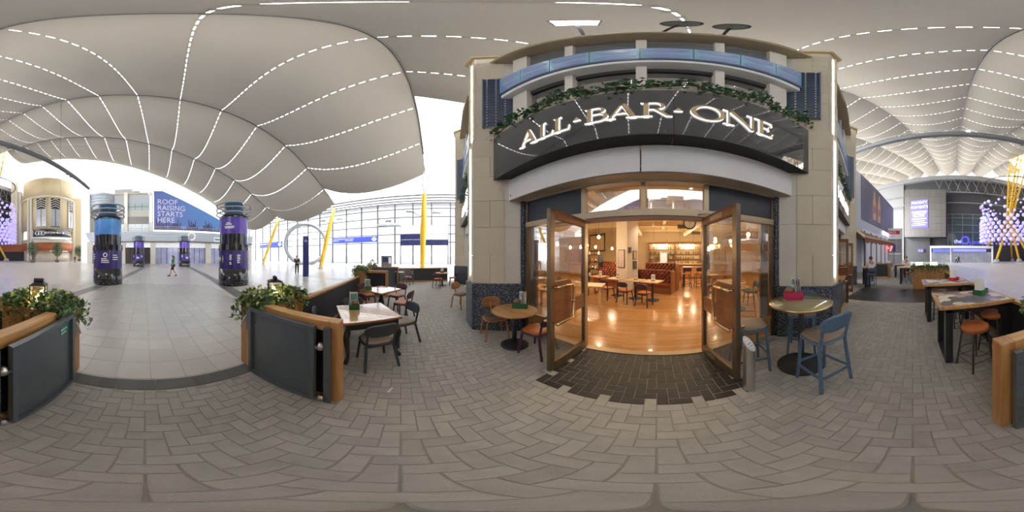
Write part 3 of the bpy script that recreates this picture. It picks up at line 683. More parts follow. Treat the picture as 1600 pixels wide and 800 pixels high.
def make_round_stool(label):
    t = thing('round_bar_stool', label, 'stool', group='round leather bar stools')
    MB().lathe([(0, .645), (.165, .645), (.185, .66), (.19, .69), (.185, .715), (.165, .728), (.10, .732), (.012, .728), (0, .722)], 28).build('seat', m_orange, t)
    for k in range(4):
        a = R(45 + 90 * k); c, s = cos(a), sin(a)
        MB().tube([(c * .05, s * .05, .635), (c * .13, s * .13, .635), (c * .165, s * .165, .61), (c * .18, s * .18, .56), (c * .245, s * .245, 0)], .015, 8).build('leg', m_darksteel, t)
    q = .232
    MB().tube([(q * cos(R(45 + 90 * k)), q * sin(R(45 + 90 * k)), .165) for k in range(4)], .007, 6, closed=True).tube([(.195 * cos(2 * pi * i / 24), .195 * sin(2 * pi * i / 24), .30) for i in range(24)], .006, 6, closed=True).build('footrest', m_darksteel, t)
    MB().lathe([(0, .6), (.06, .6), (.06, .645), (0, .645)], 14).build('swivel_plate', m_darksteel, t)
    return t
m_darksteel = mat('dark_raw_steel', (.13, .12, .11), .4, .7, var=.2)
# ---- table caddies
m_green = mat('green_painted_tin', (.02, .13, .045), .4, var=.15); m_pink = mat('raspberry_tin', (.52, .02, .09), .4, var=.15); m_terra = mat('terracotta', (.52, .19, .08), .8, var=.12); m_succ = mat('succulent', (.16, .20, .16), .6, var=.3, rnd=.3)
m_paper = mat('white_menu_card', (.80, .80, .78), .6, var=.03); m_print = [mat('menu_print_teal', (.18, .42, .42), .6), mat('menu_print_red', (.55, .08, .10), .6), mat('menu_print_grey', (.45, .45, .47), .6)]
def caddy(label, loc, rz, tin, group='table caddies on the terrace'):
    t = thing('table_caddy', label, 'caddy', loc, rz, group); t.scale = (1.35,) * 3
    mb = MB(); w, d, h, k = .10, .065, .07, .004
    mb.box(-w, w, -d, d, 0, k).box(-w, w, -d, -d + k, 0, h).box(-w, w, d - k, d, 0, h).box(-w, -w + k, -d, d, 0, h).box(w - k, w, -d, d, 0, h).build('tin_box', tin, t)
    pot = MB().lathe([(0, .005), (.03, .005), (.042, .075), (.046, .075), (.046, .095), (.04, .095), (.036, .08), (0, .08)], 16, (-.045, -.01, .0)).build('plant_pot', m_terra, t)
    s = MB()
    for i in range(16):
        a = 2 * pi * i / 8 + (i > 7) * .4; r = .03 if i < 8 else .015; s.sphere((-.045 + r * cos(a), -.01 + r * sin(a), .10 + (i > 7) * .012), .014, 6, 5)
    s.build('succulent', m_succ, pot)
    for q in range(3):
        x = .03 + q * .022; c = MB().box(x, x + .003, -.05, .055, .006, .21 - .006 * q, Matrix.Rotation(R(-4), 4, 'Y')).build('menu_card', m_paper, t)
        MB().box(x - .0008, x, -.04, .045, .10 + .02 * q, .19, Matrix.Rotation(R(-4), 4, 'Y')).build('printed_panel', m_print[q], c)
    fc = MB().box(-.02, .075, .050, .053, .006, .215).build('menu_card', m_paper, t)
    MB().box(-.012, .068, .0488, .05, .14, .20).build('printed_panel', m_print[0], fc); MB().box(.03, .06, .0486, .05, .185, .212).build('printed_panel', m_print[1], fc); MB().box(-.012, .068, .0488, .05, .05, .10).build('printed_panel', m_print[2], fc)
    return t
def ped_table(name, label, loc, r, z, top_m, edge_m=None, group=None, base_r=.30):
    t = thing(name, label, 'table', loc, 0, group)
    MB().lathe([(0, z - .03), (r - .01, z - .03), (r, z - .022), (r, z - .006), (r - .006, z), (0, z)], 48).build('table_top', top_m, t)
    if edge_m: MB().lathe([(r, z - .028), (r + .004, z - .028), (r + .004, z + .001), (r, z + .001)], 48).build('edge_band', edge_m, t)
    MB().lathe([(0, .02), (.04, .02), (.04, z - .03), (0, z - .03)], 18).build('column', m_black, t)
    MB().lathe([(0, 0), (base_r, 0), (base_r, .012), (base_r - .05, .022), (.08, .03), (.055, .05), (0, .05)], 40).build('base_plate', m_black, t)
    return t

# ================================================================ TERRACE FURNITURE
m_gold_top = mat('olive_gold_lacquer', (.38, .33, .18), .10, .2, var=.05, coat=.7)
ped_table('round_wooden_table', 'round oak table on black pedestal by the left door leaf', (-2.13, 1.79, 0), .39, .73, m_oak, None, base_r=.24)
caddy('green tin caddy with menus on the round oak table', (-2.17, 1.96, .73), R(40), m_green)
ped_table('round_bar_table', 'tall round olive gold bar table by the right pillar', (1.68, 1.37, 0), .42, 1.06, m_gold_top, m_brass, base_r=.32)
caddy('raspberry tin caddy with menus on the tall round bar table', (1.78, 1.60, 1.06), R(-40), m_pink)
gr = 'blue bar stools at the round table'
s1 = make_chair('bar_stool', 'blue bar stool nearest the camera at the round bar table', m_ch_blue, m_tan, .74, True); s1.location = (1.53, .95, 0); s1.rotation_euler = (0, 0, R(-16)); s1['group'] = gr
dup(s1, (1.14, 1.76, 0), R(-105), 'blue bar stool behind the steel bollard', gr)
dup(s1, (2.02, 1.62, 0), R(123), 'blue bar stool between the round bar table and the granite plinth', gr)
p1 = make_ply_chair('bent plywood chair against the granite plinth at the round oak table'); p1.location = (-2.62, 1.70, 0); p1.rotation_euler = (0, 0, R(-105))
dup(p1, (-4.82, 1.86, 0), R(-60), 'bent plywood chair beyond the left pillar')
c_pur = make_chair('dining_chair', 'plum chair with orange seat behind the left door leaf', m_ch_pur, m_orange); c_pur.location = (-1.70, 1.88, 0); c_pur.rotation_euler = (0, 0, R(97))
ped_table('round_wooden_table', 'round oak table half hidden by the left pillar', (-4.62, 2.30, 0), .36, .73, m_oak, None, base_r=.24)
# square tables
m_top_gloss = wood('glossy_oak_top', (.46, .27, .12), (.62, .40, .20), 0, .10, coat=.9)
def square_table(label, loc, rz, s, cab):
    t = thing('square_table', label, 'table', loc, rz, 'square terrace tables'); h = s / 2
    MB().box(-h, h, -h, h, .725, .75).build('table_top', m_top_gloss, t, bevel=.006)
    MB().box(-h, h, -h, h, .71, .725).build('top_edge', m_brownwood, t)
    if cab:
        a = h - .10
        for i, j in ((-1, -1), (1, -1), (1, 1), (-1, 1)):
            MB().box(*sorted((i * a, i * (a + .06))), *sorted((j * a, j * (a + .06))), .55, .71).tube([(i * (a + .03), j * (a + .03), .58), (i * (a + .06), j * (a + .06), .48), (i * (a + .035), j * (a + .035), .25), (i * (a + .03), j * (a + .03), .10), (i * (a + .06), j * (a + .06), .035), (i * (a + .07), j * (a + .07), 0)], [.045, .045, .03, .02, .032, .03], 10).build('leg', m_blackpaint, t)
        for i in (-1, 1):
            MB().box(-a, a, *sorted((i * (a + .02), i * (a + .045))), .60, .71).build('apron', m_blackpaint, t); MB().box(*sorted((i * (a + .02), i * (a + .045))), -a, a, .60, .71).build('apron', m_blackpaint, t)
    else:
        MB().lathe([(0, .05), (.05, .05), (.06, .2), (.09, .35), (.05, .5), (.07, .71), (0, .71)], 16).build('column', m_blackpaint, t)
        for k in range(4): a = R(45 + 90 * k); MB().tube([(0, 0, .2), (.2 * cos(a), .2 * sin(a), .14), (.36 * cos(a), .36 * sin(a), .03)], [.05, .04, .03], 8).build('foot', m_blackpaint, t)
    return t
square_table('glossy square table with black curved legs beside the wing wall', (-2.57, -.56, 0), R(29), .86, True)
caddy('green tin caddy with menus on the near square table', (-2.72, -.80, .75), R(200), m_green)
square_table('glossy square table in front of the fence planter', (-4.5, -.54, 0), R(52), .80, False)
caddy('green tin caddy with menus on the far square table', (-4.42, -.90, .75), R(200), m_green)
cg = make_chair('dining_chair', 'grey chair with its back to the camera at the near square table', m_ch_grey, m_tan); cg.location = (-2.20, -.34, 0); cg.rotation_euler = (0, 0, R(120)); G1 = 'grey chairs at the near square table'; cg['group'] = G1
dup(cg, (-2.93, .02, 0), R(-150), 'grey chair on the aisle side of the near square table', G1)
dup(cg, (-3.08, -.86, 0), R(-57), 'grey chair behind the caddy at the near square table', G1)
dup(cg, (-2.42, -1.14, 0), R(25), 'grey chair between the near square table and the fence', G1)
cmr = make_chair('dining_chair', 'maroon chair nearest the near square table', m_ch_mar, m_orange); cmr.location = (-3.98, -.86, 0); cmr.rotation_euler = (0, 0, R(60)); G2 = 'maroon chairs at the far square table'; cmr['group'] = G2
dup(cmr, (-4.20, .05, 0), R(155), 'maroon chair on the aisle side of the far square table', G2)
dup(cmr, (-5.02, -.12, 0), R(-130), 'maroon chair behind the far square table, aisle end', G2)
dup(cmr, (-4.98, -1.04, 0), R(-45), 'maroon chair behind the far square table, fence end', G2)
G3 = 'maroon chairs by the end fence'
ped_table('round_wooden_table', 'round oak table in front of the end fence', (-8.95, 2.33, 0), .38, .73, m_oak, None, base_r=.26)
caddy('green tin caddy on the round table by the end fence', (-9.0, 2.33, .73), 0, m_green)
dup(cmr, (-8.48, 1.98, 0), R(53), 'maroon chair in front of the round table by the end fence', G3)
dup(cmr, (-8.78, 2.92, 0), R(165), 'maroon chair beside the far pillar at the round table', G3)
ped_table('round_wooden_table', 'round oak table hidden behind the second gateway', (-9.75, -.12, 0), .34, .73, m_palewood, None, base_r=.26)
dup(cmr, (-9.50, .42, 0), R(150), 'maroon chair beside the post of the second gateway', G3)
# bar tables with hexagon inlay
HEX = [mat('hexagon_tile_grey', (.16, .15, .155), .3, var=.15), mat('hexagon_tile_cream', (.78, .68, .50), .3, var=.1), mat('hexagon_tile_tan', (.58, .40, .25), .3, var=.12), mat('hexagon_tile_violet', (.24, .22, .27), .3, var=.12)]
def hex_table(label, x0, x1, y0, y1, group='hexagon topped bar tables', z=1.0):
    t = thing('hexagon_bar_table', label, 'table', ((x0 + x1) / 2, (y0 + y1) / 2, 0), 0, group); w, d = (x1 - x0) / 2, (y1 - y0) / 2; f = .05
    MB().box(-w, w, -d, -d + f, z - .05, z).box(-w, w, d - f, d, z - .05, z).box(-w, -w + f, -d + f, d - f, z - .05, z).box(w - f, w, -d + f, d - f, z - .05, z).build('oak_edging', m_oak, t, bevel=.004)
    MB().box(-w + f, w - f, -d + f, d - f, z - .05, z - .006).build('top_board', HEX[0], t)
    r = .095; cnt = 0; base = circ(r - .002, 6, a0=pi / 6); hm = {}
    for i in range(-8, 9):
        for j in range(-9, 10):
            cx, cy = (i + (.5 if j % 2 else 0)) * r * sqrt(3), j * r * 1.5
            poly = [(min(max(cx + px_, -w + f), w - f), min(max(cy + py_, -d + f), d - f)) for px_, py_ in base]
            a = abs(sum(poly[q][0] * poly[(q + 1) % 6][1] - poly[(q + 1) % 6][0] * poly[q][1] for q in range(6))) / 2
            if a < .0004: continue
            k = random.choice((0, 0, 1, 1, 2, 3)); vs = [(x, y, z) for x, y in poly] + [(x, y, z - .006) for x, y in poly]
            pl = []; [pl.append(q) for q in poly if not pl or hypot(q[0] - pl[-1][0], q[1] - pl[-1][1]) > 1e-5]
            if len(pl) > 1 and hypot(pl[0][0] - pl[-1][0], pl[0][1] - pl[-1][1]) < 1e-5: pl.pop()
            if len(pl) >= 3: MB().prism(pl, z - .006, z).build('hexagon_tile', HEX[k], t)
    e = d - .10; lw = w - .07                                               # U-shaped end frame
    for sgn in (1, -1):
        MB().box(-lw, -lw + .12, *sorted((sgn * e, sgn * (e - .10))), 0, z - .05).box(lw - .12, lw, *sorted((sgn * e, sgn * (e - .10))), 0, z - .05).box(-lw + .12, lw - .12, *sorted((sgn * e, sgn * (e - .10))), 0, .06).build('end_frame', m_blackpaint, t, bevel=.004)
    MB().box(-lw, lw, -e, e, z - .12, z - .05).build('apron', m_blackpaint, t)
    return t
hex_table('hexagon topped bar table nearest the wing wall', 2.06, 2.96, -1.50, -.34)
caddy('green tin caddy with menus on the nearest hexagon table', (2.62, -1.16, 1.0), R(130), m_green)
hex_table('hexagon topped bar table in the middle of the terrace', 3.82, 4.72, -1.50, -.25)
caddy('raspberry tin caddy with menus on the middle hexagon table', (4.35, -1.12, 1.0), R(130), m_pink)
rs = make_round_stool('round tan leather stool standing out in front of the near hexagon table'); rs.location = (1.99, -.80, 0); rs.rotation_euler = (0, 0, R(18)); GS = 'round leather bar stools'
for (x, y, a, l) in ((2.36, -1.26, 40, 'round tan leather stool tucked under the near hexagon table by the fence'), (3.22, -.76, 10, 'round tan leather stool on the far side of the near hexagon table'), (3.24, -1.24, 30, 'round tan leather stool at the fence end between the two hexagon tables'),
                    (4.22, -.62, 20, 'round tan leather stool under the middle hexagon table, aisle end'), (4.22, -1.06, 50, 'round tan leather stool under the middle hexagon table, fence end')): dup(rs, (x, y, 0), R(a), l, GS)
hex_table('dark legged bar table where the man in white shirt sits', 9.55, 10.9, -.55, .86, 'far bar tables')
hex_table('dark legged bar table furthest along the terrace', 12.6, 13.6, .4, 1.5, 'far bar tables')
for (x, y, l) in ((9.75, .25, 'round stool under the far bar table, aisle side'), (10.0, -.15, 'round stool under the far bar table, fence side')): dup(rs, (x, y, 0), .3, l, GS)
# steel push-pad post by the door
b = thing('push_pad_bollard', 'brushed steel post with slanted push pad beside the right door leaf', 'bollard', (.86, 1.35, 0), R(32))
n = 32; r = .0625
def slant(x): return .72 - x * 1.25
vs = [(r * cos(2 * pi * i / n), r * sin(2 * pi * i / n), 0) for i in range(n)] + [(r * cos(2 * pi * i / n), r * sin(2 * pi * i / n), slant(r * sin(2 * pi * i / n) * -1)) for i in range(n)]
MB().add(vs, [(i, (i + 1) % n, n + (i + 1) % n, n + i) for i in range(n)], True).build('tube', m_steel, b)
sc_ = lambda k, dz: [(k * r * cos(2 * pi * i / n), k * r * sin(2 * pi * i / n), slant(-k * r * sin(2 * pi * i / n)) + dz) for i in range(n)]
MB().add(sc_(1.0, 0) + sc_(1.0, .006), [tuple(range(n, 2 * n))] + [(i, (i + 1) % n, n + (i + 1) % n, n + i) for i in range(n)]).build('pad_rim', m_white, b)
MB().add(sc_(.78, .008), [tuple(range(n))]).build('push_pad', m_text_w, b)
MB().add(sc_(.80, .0075) + sc_(.76, .0085), [(i, (i + 1) % n, n + (i + 1) % n, n + i) for i in range(n)]).build('pad_ring', m_grey, b)
o = lettering('PUSH', .026, m_darksteel, b, (0, 0, 0), 0, 'lettering', .0004, 'CENTER', lie=True); o.rotation_euler = (atan2(1.25, 1), 0, 0); o.location = (0, -.008, slant(.008) + .010)
o = lettering('TO OPEN', .016, m_darksteel, b, (0, 0, 0), 0, 'lettering', .0004, 'CENTER', lie=True); o.rotation_euler = (atan2(1.25, 1), 0, 0); o.location = (0, -.026, slant(.026) + .010)
# oak service cabinet in the right bay
cb = thing('service_cabinet', 'oak service cabinet with grey doors right of the pillar', 'cabinet', bay_pt(1, -1.53, 1.85), R(16))
MB().box(-.46, .46, -.24, .2, 0, .10).build('plinth', m_oak, cb); MB().box(-.46, .46, -.22, .2, .10, .98).build('body', m_oak_v, cb); MB().box(-.48, .48, -.26, .21, .98, 1.02).build('top', m_oak, cb, bevel=.004)
for s in (-1, 1):
    d_ = MB().box(*sorted((s * .02, s * .42)), -.235, -.22, .16, .92).build('door', m_slate, cb); MB().tube([(s * .08, -.25, .62), (s * .08, -.25, .76)], .008, 6).build('handle', m_steel, d_)
for px_, py_, l in ((-1.55, .25, 'small white paper scrap on the paving near the grey chair'),):
    tag(MB().box(-.012, .012, -.05, .05, .002, .006).build('paper_scrap', m_white, None, (px_, py_ - .35, 0), R(70)), l, 'scrap')
# ================================================================ FENCES, GATES, PLANTERS
m_panelglass = glass('screen_glass', (.97, .985, .98), .015, edge=.05)
def wing_wall(label, x, sgn, y_end, y_start):
    y_start += .02
    """oak framed black wall; sgn=+1 when the gate hangs on its low-x side"""
    w = thing('wing_wall', label, 'partition', (x, 0, 0), 0, 'oak framed wing walls')
    x0, x1 = -.06, .06
    MB().box(x0, x1, y_end - .10, y_end, 0, 1.09).build('oak_post', m_oak_v, w, bevel=.005)
    MB().box(x0, x1, y_start, y_end - .10, .99, 1.09).build('oak_cap', wood('honey_oak_y', (.40, .20, .065), (.62, .36, .14), 1, .45), w, bevel=.005)
    MB().box(x0, x1, y_start, y_end - .10, 0, .07).build('oak_sill', m_oak, w)
    MB().box(-.02, .02, y_start, y_end - .10, .07, .99).build('black_panel', m_blackpaint, w)
    return w
def gate(label, x, y0, y1, sgn, sticker=False):
    """steel gate leaf swung back flat along the wing wall, face towards -sgn x; hinges at y1"""
    g = thing('steel_gate', label, 'gate', (x, 0, 0), 0, 'slate grey steel gates'); a, b = (-.025, .025)
    MB().box(a, b, y0, y0 + .05, .03, 1.05).box(a, b, y1 - .05, y1, .03, 1.05).box(a, b, y0 + .05, y1 - .05, 1.0, 1.05).box(a, b, y0 + .05, y1 - .05, .03, .08).build('frame', m_slate, g, bevel=.003)
    MB().box(*((.012, .018) if sgn > 0 else (-.018, -.012)), y0 + .05, y1 - .05, .08, 1.0).build('sheet_panel', m_slate, g)
    hx = sgn * .07
    for z in (.03, .80):
        h = MB().lathe([(0, 0), (.030, 0), (.030, .05), (.022, .055), (.022, .075), (0, .075)], 14, (hx * .2, y1 + .045, z)).box(-.012, .012, y1, y1 + .05, z + .01, z + .035); h.build('hinge', m_steel, g)
    MB().box(*sorted((sgn * .005, sgn * .045)), y1 + .075, y1 + .135, .0, 1.04).build('hinge_post', m_slate, g)
    for z in (.08, .22, .40, .58, .72, .94): MB().lathe([(0, 0), (.010, 0), (.008, .006), (0, .008)], 10).xform(Matrix.Translation((sgn * .005, y1 + .105, z)) @ Matrix.Rotation(R(-90 * sgn), 4, 'Y')).build('bolt', m_darksteel, g)
    MB().box(*sorted((-sgn * .02, sgn * .03)), y0 - .05, y0, .72, 1.0).build('latch_plate', m_slate, g)
    MB().tube([(0, y0 - .04, .93), (-sgn * .01, y0 - .10, .86), (-sgn * .03, y0 - .15, .72)], [.012, .016, .008], 8).build('latch_lever', m_steel, g)
    if sticker:
        mat('green_sticker', (.0, .28, .17), .4); st2 = MB().box(.009, .0119, y0 + .09, y0 + .25, .86, .95).build('sticker', MATS['green_sticker'], g)
        for z_, ws in ((.925, (.035, .025, .03)), (.885, (.015, .022, .03))):
            yy = y0 + .235
            for w_ in ws: MB().box(.0080, .0089, yy - w_, yy, z_ - .016, z_).build('white_print', m_text_w, st2); yy -= w_ + .012
    return g
wing_wall('oak framed black wing wall by the hexagon tables', .885, 1, -.50, -1.40)
wing_wall('oak framed black wing wall by the near square table', -1.305, -1, -.50, -1.40)
gate('slate grey gate leaf with green sticker, open against the wing wall', .745, -1.58, -.69, 1, True)
gate('slate grey gate leaf open beside the near square table', -1.19, -1.58, -.69, -1)
def ivy_bush(parent, x0, x1, y0, y1, z, n, spill, mats=m_leaf, size=(.045, .085), keep=True):
    ms = [MB() for _ in mats]; st = MB()
    for i in range(n):
        x = random.uniform(x0 - .05, x1 + .05); y = random.uniform(y0 - .05, y1 + .05); u = (x - (x0 + x1) / 2) / (x1 - x0) * 2
        p = Vector((x, y, z + random.uniform(0, .20) * (1.1 - .45 * u * u)))
        if random.random() < spill:
            k = random.choice((0, 1, 2, 3)); p.z = z + .08 - random.betavariate(1.2, 2.0) * .40
            if k == 0: p.y = y1 + random.uniform(.0, .10)
            elif k == 1: p.y = y0 - random.uniform(.0, .10)
            elif k == 2: p.x = x0 - random.uniform(.0, .14 if p.y < y0 + .18 else .02)
            else: p.x = x1 + random.uniform(.0, .14 if p.y < y0 + .18 else .02)
        r_ = random.random(); k = 0 if r_ < .36 else (1 if r_ < .78 else 2)
        if keep and abs(p.x) < .10 and p.z > z + .10: continue
        leaf_into(ms[min(k, len(ms) - 1)], p, random.uniform(*size), rnd_rot())
    for i in range(26):
        x = random.uniform(x0, x1); y = random.choice((y0, y1)); s = -1 if y == y0 else 1
        st.tube([(x, (y0 + y1) / 2, z), (x + .02, y, z + .08), (x + .05, y + s * .07, z - .02), (x + .04, y + s * .08, z - .18)], .003, 4)
    st.build('stems', m_stem, parent)
    for k, mb in enumerate(ms):
        if mb.v: tag(mb.build('leaves', mats[k], parent), kind='stuff')
def planter(label, x0, x1, y0, y1, z, n=900, boards=True, mats=m_leaf, group='oak ivy planters', size=(.045, .085), spill=.30):
    p = thing('oak_planter', label, 'planter', ((x0 + x1) / 2, (y0 + y1) / 2, 0), 0, group); w, d = (x1 - x0) / 2, (y1 - y0) / 2
    nb = max(3, round(2 * w / .105))
    for s in (-1, 1):
        for i in range(nb): a = -w + 2 * w * i / nb; MB().box(a + .002, a + 2 * w / nb - .002, *sorted((s * d, s * (d - .025))), 0, z).build('board', m_oak_v, p)
    nb2 = max(2, round(2 * d / .105))
    for s in (-1, 1):
        for i in range(nb2): a = -d + .025 + (2 * d - .05) * i / nb2; MB().box(*sorted((s * w, s * (w - .025))), a + .002, a + (2 * d - .05) / nb2 - .002, 0, z).build('board', m_oak_v, p)
    MB().box(-w + .02, w - .02, -d + .02, d - .02, z - .1, z - .03).build('soil', mat('dark_soil', (.03, .022, .015), .95), p)
    ivy_bush(p, -w, w, -d, d, z - .02, n, spill, mats, size)
    return p
def lantern(label, loc, rz):
    l = thing('candle_lantern', label, 'lantern', loc, rz, 'black lanterns in the planters'); a, h = .10, .25
    MB().box(-a, a, -a, a, 0, .015).build('base', m_black, l)
    for i, j in ((-1, -1), (1, -1), (1, 1), (-1, 1)): MB().box(*sorted((i * a, i * (a - .012))), *sorted((j * a, j * (a - .012))), .015, h).build('corner_post', m_black, l)
    MB().add([(-a - .01, -a - .01, h), (a + .01, -a - .01, h), (a + .01, a + .01, h), (-a - .01, a + .01, h), (-.05, -.04, h + .035), (.05, -.04, h + .035), (.05, .04, h + .035), (-.05, .04, h + .035)], [(3, 2, 1, 0), (4, 5, 6, 7), (0, 1, 5, 4), (1, 2, 6, 5), (2, 3, 7, 6), (3, 0, 4, 7)]).build('roof', m_black, l)
    MB().lathe([(0, -.06), (.03, -.06), (.03, .06), (0, .06)], 14).xform(Matrix.Translation((0, 0, h + .055)) @ Matrix.Rotation(R(90), 4, 'Y')).build('chimney', m_black, l)
    for i in (-1, 1):
        MB().box(-a + .012, a - .012, i * (a - .006) - .001, i * (a - .006) + .001, .015, h).build('pane', m_glass, l); MB().box(i * (a - .006) - .001, i * (a - .006) + .001, -a + .012, a - .012, .015, h).build('pane', m_glass, l)
    fl = glow('warm_bulb', (1, .72, .35), 28.)
    for k, (x, y) in enumerate(((-.025, .0), (.03, .02))):
        c = MB().lathe([(0, .015), (.018, .015), (.018, .06), (0, .06)], 10, (x, y, 0)).build('candle', m_white, l); MB().sphere((x, y, .08), .012, 8, 6, (1, 1, 1.6)).build('flame', fl, c)
    pl = bpy.data.lights.new('candle_light', 'POINT'); pl.energy = 1.2; pl.color = (1, .7, .35); pl.shadow_soft_size = .02; po = bpy.data.objects.new('candle_light', pl); COL.objects.link(po); po.parent = l; po.location = (0, 0, .12)
    return l
planter('oak planter of variegated ivy behind the gate with the green sticker', .80, 1.72, -1.90, -1.44, 1.04, 1500)
lantern('black lantern in the ivy behind the gate with the green sticker', (1.26, -1.66, 1.06), R(25))
planter('oak planter of variegated ivy beside the near square table', -2.12, -1.25, -1.86, -1.44, 1.04, 1500)
lantern('black lantern in the ivy beside the near square table', (-1.685, -1.64, 1.06), R(50))
def fence(label, p, q, h=.92, glass_h=.42):
    p, q = Vector(p), Vector(q); L = (q - p).length; a = atan2(q.y - p.y, q.x - p.x); f = thing('panelled_fence', label, 'fence', (p.x, p.y, 0), a, 'charcoal beaded fences')
    MB().box(0, L, -.04, .04, 0, .10).build('oak_skirting', m_oak, f); n = max(1, round(L / .09)); bm = MB().box(0, L / n - .006, -.03, .03, .10, h - .05).mesh('bead_board')
    for i in range(n): place('bead_board', bm, m_beaded, f, (i * L / n + .003, 0, 0))
    MB().box(0, L, -.055, .055, h - .05, h).build('oak_rail', m_oak, f, bevel=.004)
    if glass_h:
        k = max(1, round(L / 1.1))
        for i in range(k): MB().box(i * L / k + .01, (i + 1) * L / k - .01, -.005, .005, h, h + glass_h).build('glass_screen', m_panelglass, f)
    return f
fence('charcoal beaded fence behind the square tables', (-6.1, -1.60), (-2.13, -1.66))
fence('charcoal beaded fence across the far end of the terrace', (-10.36, -1.55), (-10.36, 3.05), glass_h=0)
fence('charcoal beaded fence behind the hexagon tables', (1.74, -1.62), (7.95, -1.62))
fence('short charcoal beaded fence between second gateway and end fence', (-10.3, -1.60), (-9.35, -1.60), glass_h=0)
planter('oak planter of dark ivy at the end of the long fence', -6.75, -6.12, -1.80, -1.38, 1.12, 700)
wing_wall('oak framed wing wall of the second gateway, near side', -6.5, -1, -.50, -1.38)
wing_wall('oak framed wing wall of the second gateway, far side', -8.95, 1, -.12, -1.38)
gate('slate grey gate leaf of the second gateway, near the far square table', -6.68, -1.50, -.69, 1)
gate('slate grey gate leaf of the second gateway, near the end fence', -8.78, -1.5, -.31, -1)
planter('oak planter of dark ivy beyond the second gateway', -9.35, -8.86, -1.80, -1.40, 1.12, 500)
lantern('black lantern in the dark ivy planter beyond the second gateway', (-9.1, -1.6, 1.16), 0)
planter('oak planter of trailing ivy across the terrace beyond the hexagon tables', 8.12, 8.55, -1.75, .0, 1.10, 3000, spill=.6)
# tilted menu boards standing behind the trailing ivy planter
for i, y in enumerate((-.35, -1.15)):
    mbd = thing('lit_menu_board', 'tilted steel menu board behind the trailing ivy, %s' % ('aisle end', 'fence end')[i], 'menu board', (8.85, y, 0), R(-90), 'tilted menu boards')
    MB().box(-.03, .03, -.03, .03, 0, 1.15).build('post', m_darksteel, mbd); MB().box(-.25, .25, -.02, .02, -.2, .2, Matrix.Translation((0, 0, 1.22)) @ Matrix.Rotation(R(-48), 4, 'X')).build('board', m_darksteel, mbd); MB().box(-.21, .21, -.026, -.02, -.16, .16, Matrix.Translation((0, 0, 1.22)) @ Matrix.Rotation(R(-48), 4, 'X')).build('lit_panel', glow('menu_glow', (1, .93, .8), 1.6), mbd)
fence('charcoal beaded fence of the neighbouring terrace', (12.3, 1.9), (12.3, 3.4), 1.1, 0)
planter('low planter of green shrubs on the neighbouring terrace fence', 12.45, 12.85, 1.7, 3.4, 1.05, 400)
# ================================================================ BAR INTERIOR
m_plank = wood('oak_floor_plank', (.36, .165, .05), (.50, .26, .095), 0, .22, 6., coat=.25, rnd=.16)
m_cream = mat('warm_cream_plaster', (.70, .55, .34), .7, var=.05); m_ceil = mat('cream_ceiling', (.62, .49, .30), .75, var=.06); m_colw = mat('white_column_plaster', (.72, .64, .54), .6, var=.04)
IN = [bay_pt(-1, -2.5, 2.5)[:2], bay_pt(-1, 2.5, 2.5)[:2], (-2.6, 2.5), (2.2, 2.5), bay_pt(1, -2.5, 2.5)[:2], bay_pt(1, 2.5, 2.5)[:2], (9.6, 14.6), (-10.2, 14.6)]
fl = tag(MB().prism(IN, -.003, .001).build('floor', m_plank), 'polished oak plank floor inside the bar', kind='structure')
pk = MB().box(-.648, .648, -.068, .068, -.004, .006).mesh('plank'); pc = 0
for j in range(44):
    y = 2.56 + j * .14
    for i in range(-3, 4):
        x = i * 1.3 + (j * .47) % 1.3 - .4
        if abs(x) < 1.2 + .45 * y and pc < 290 and (y > 3.35 or -1.9 < x < 1.6):
            place('plank', pk, m_plank, fl, (x, y, 0)); pc += 1
MB().box(-1.12, .72, 2.40, 2.52, 0, .012).build('threshold_strip', m_bronze_lt, fl)
ce = tag(MB().prism(IN, 4.05, 4.2).build('ceiling', m_ceil), 'cream ceiling with exposed beams inside the bar', kind='structure')
for y in (4.6, 6.8, 9.0, 11.2, 13.2): MB().box(-9.5, 9.5, y - .14, y + .14, 3.72, 4.06).build('ceiling_beam', m_ceil, ce)
for x in (-5.5, -2.6, .5, 3.6): MB().box(x - .1, x + .1, 2.6, 14.5, 3.85, 4.06).build('ceiling_joist', m_ceil, ce)
for x, r in ((-1.4, .2), (2.3, .16)):
    MB().tube([(x, 4, 3.5), (x, 13.8, 3.5)], r, 14).build('air_duct', mat('duct_cream', (.66, .55, .38), .5), ce)
for x, y in ((-3.2, 6.9), (1.6, 10), (3.0, 12.5)): MB().box(x - .35, x + .35, y - .3, y - .28, 3.35, 3.6).build('air_grille', m_darksteel, ce)
wb = tag(MB().box(-10.2, 9.6, 14.5, 14.8, 0, 4.2).build('wall_back', m_cream), 'cream back wall of the bar', kind='structure')
tag(MB().prism([IN[0], IN[7], (IN[7][0] - .2, IN[7][1]), (IN[0][0] - .2, IN[0][1])], 0, 4.2).build('wall_inner_left', m_cream), 'cream left wall inside the bar', kind='structure')
tag(MB().prism([IN[5], IN[6], (IN[6][0] + .2, IN[6][1]), (IN[5][0] + .2, IN[5][1])], 0, 4.2).build('wall_inner_right', m_cream), 'cream right wall inside the bar', kind='structure')
# outer mass above the ceiling so no daylight leaks in
mass = struct('bar_roof_mass', label='solid upper floors behind the bar facade'); MB().prism([(x, y + .12) for x, y in IN], 4.2, 10.3).build('upper_floors', m_stone, mass)
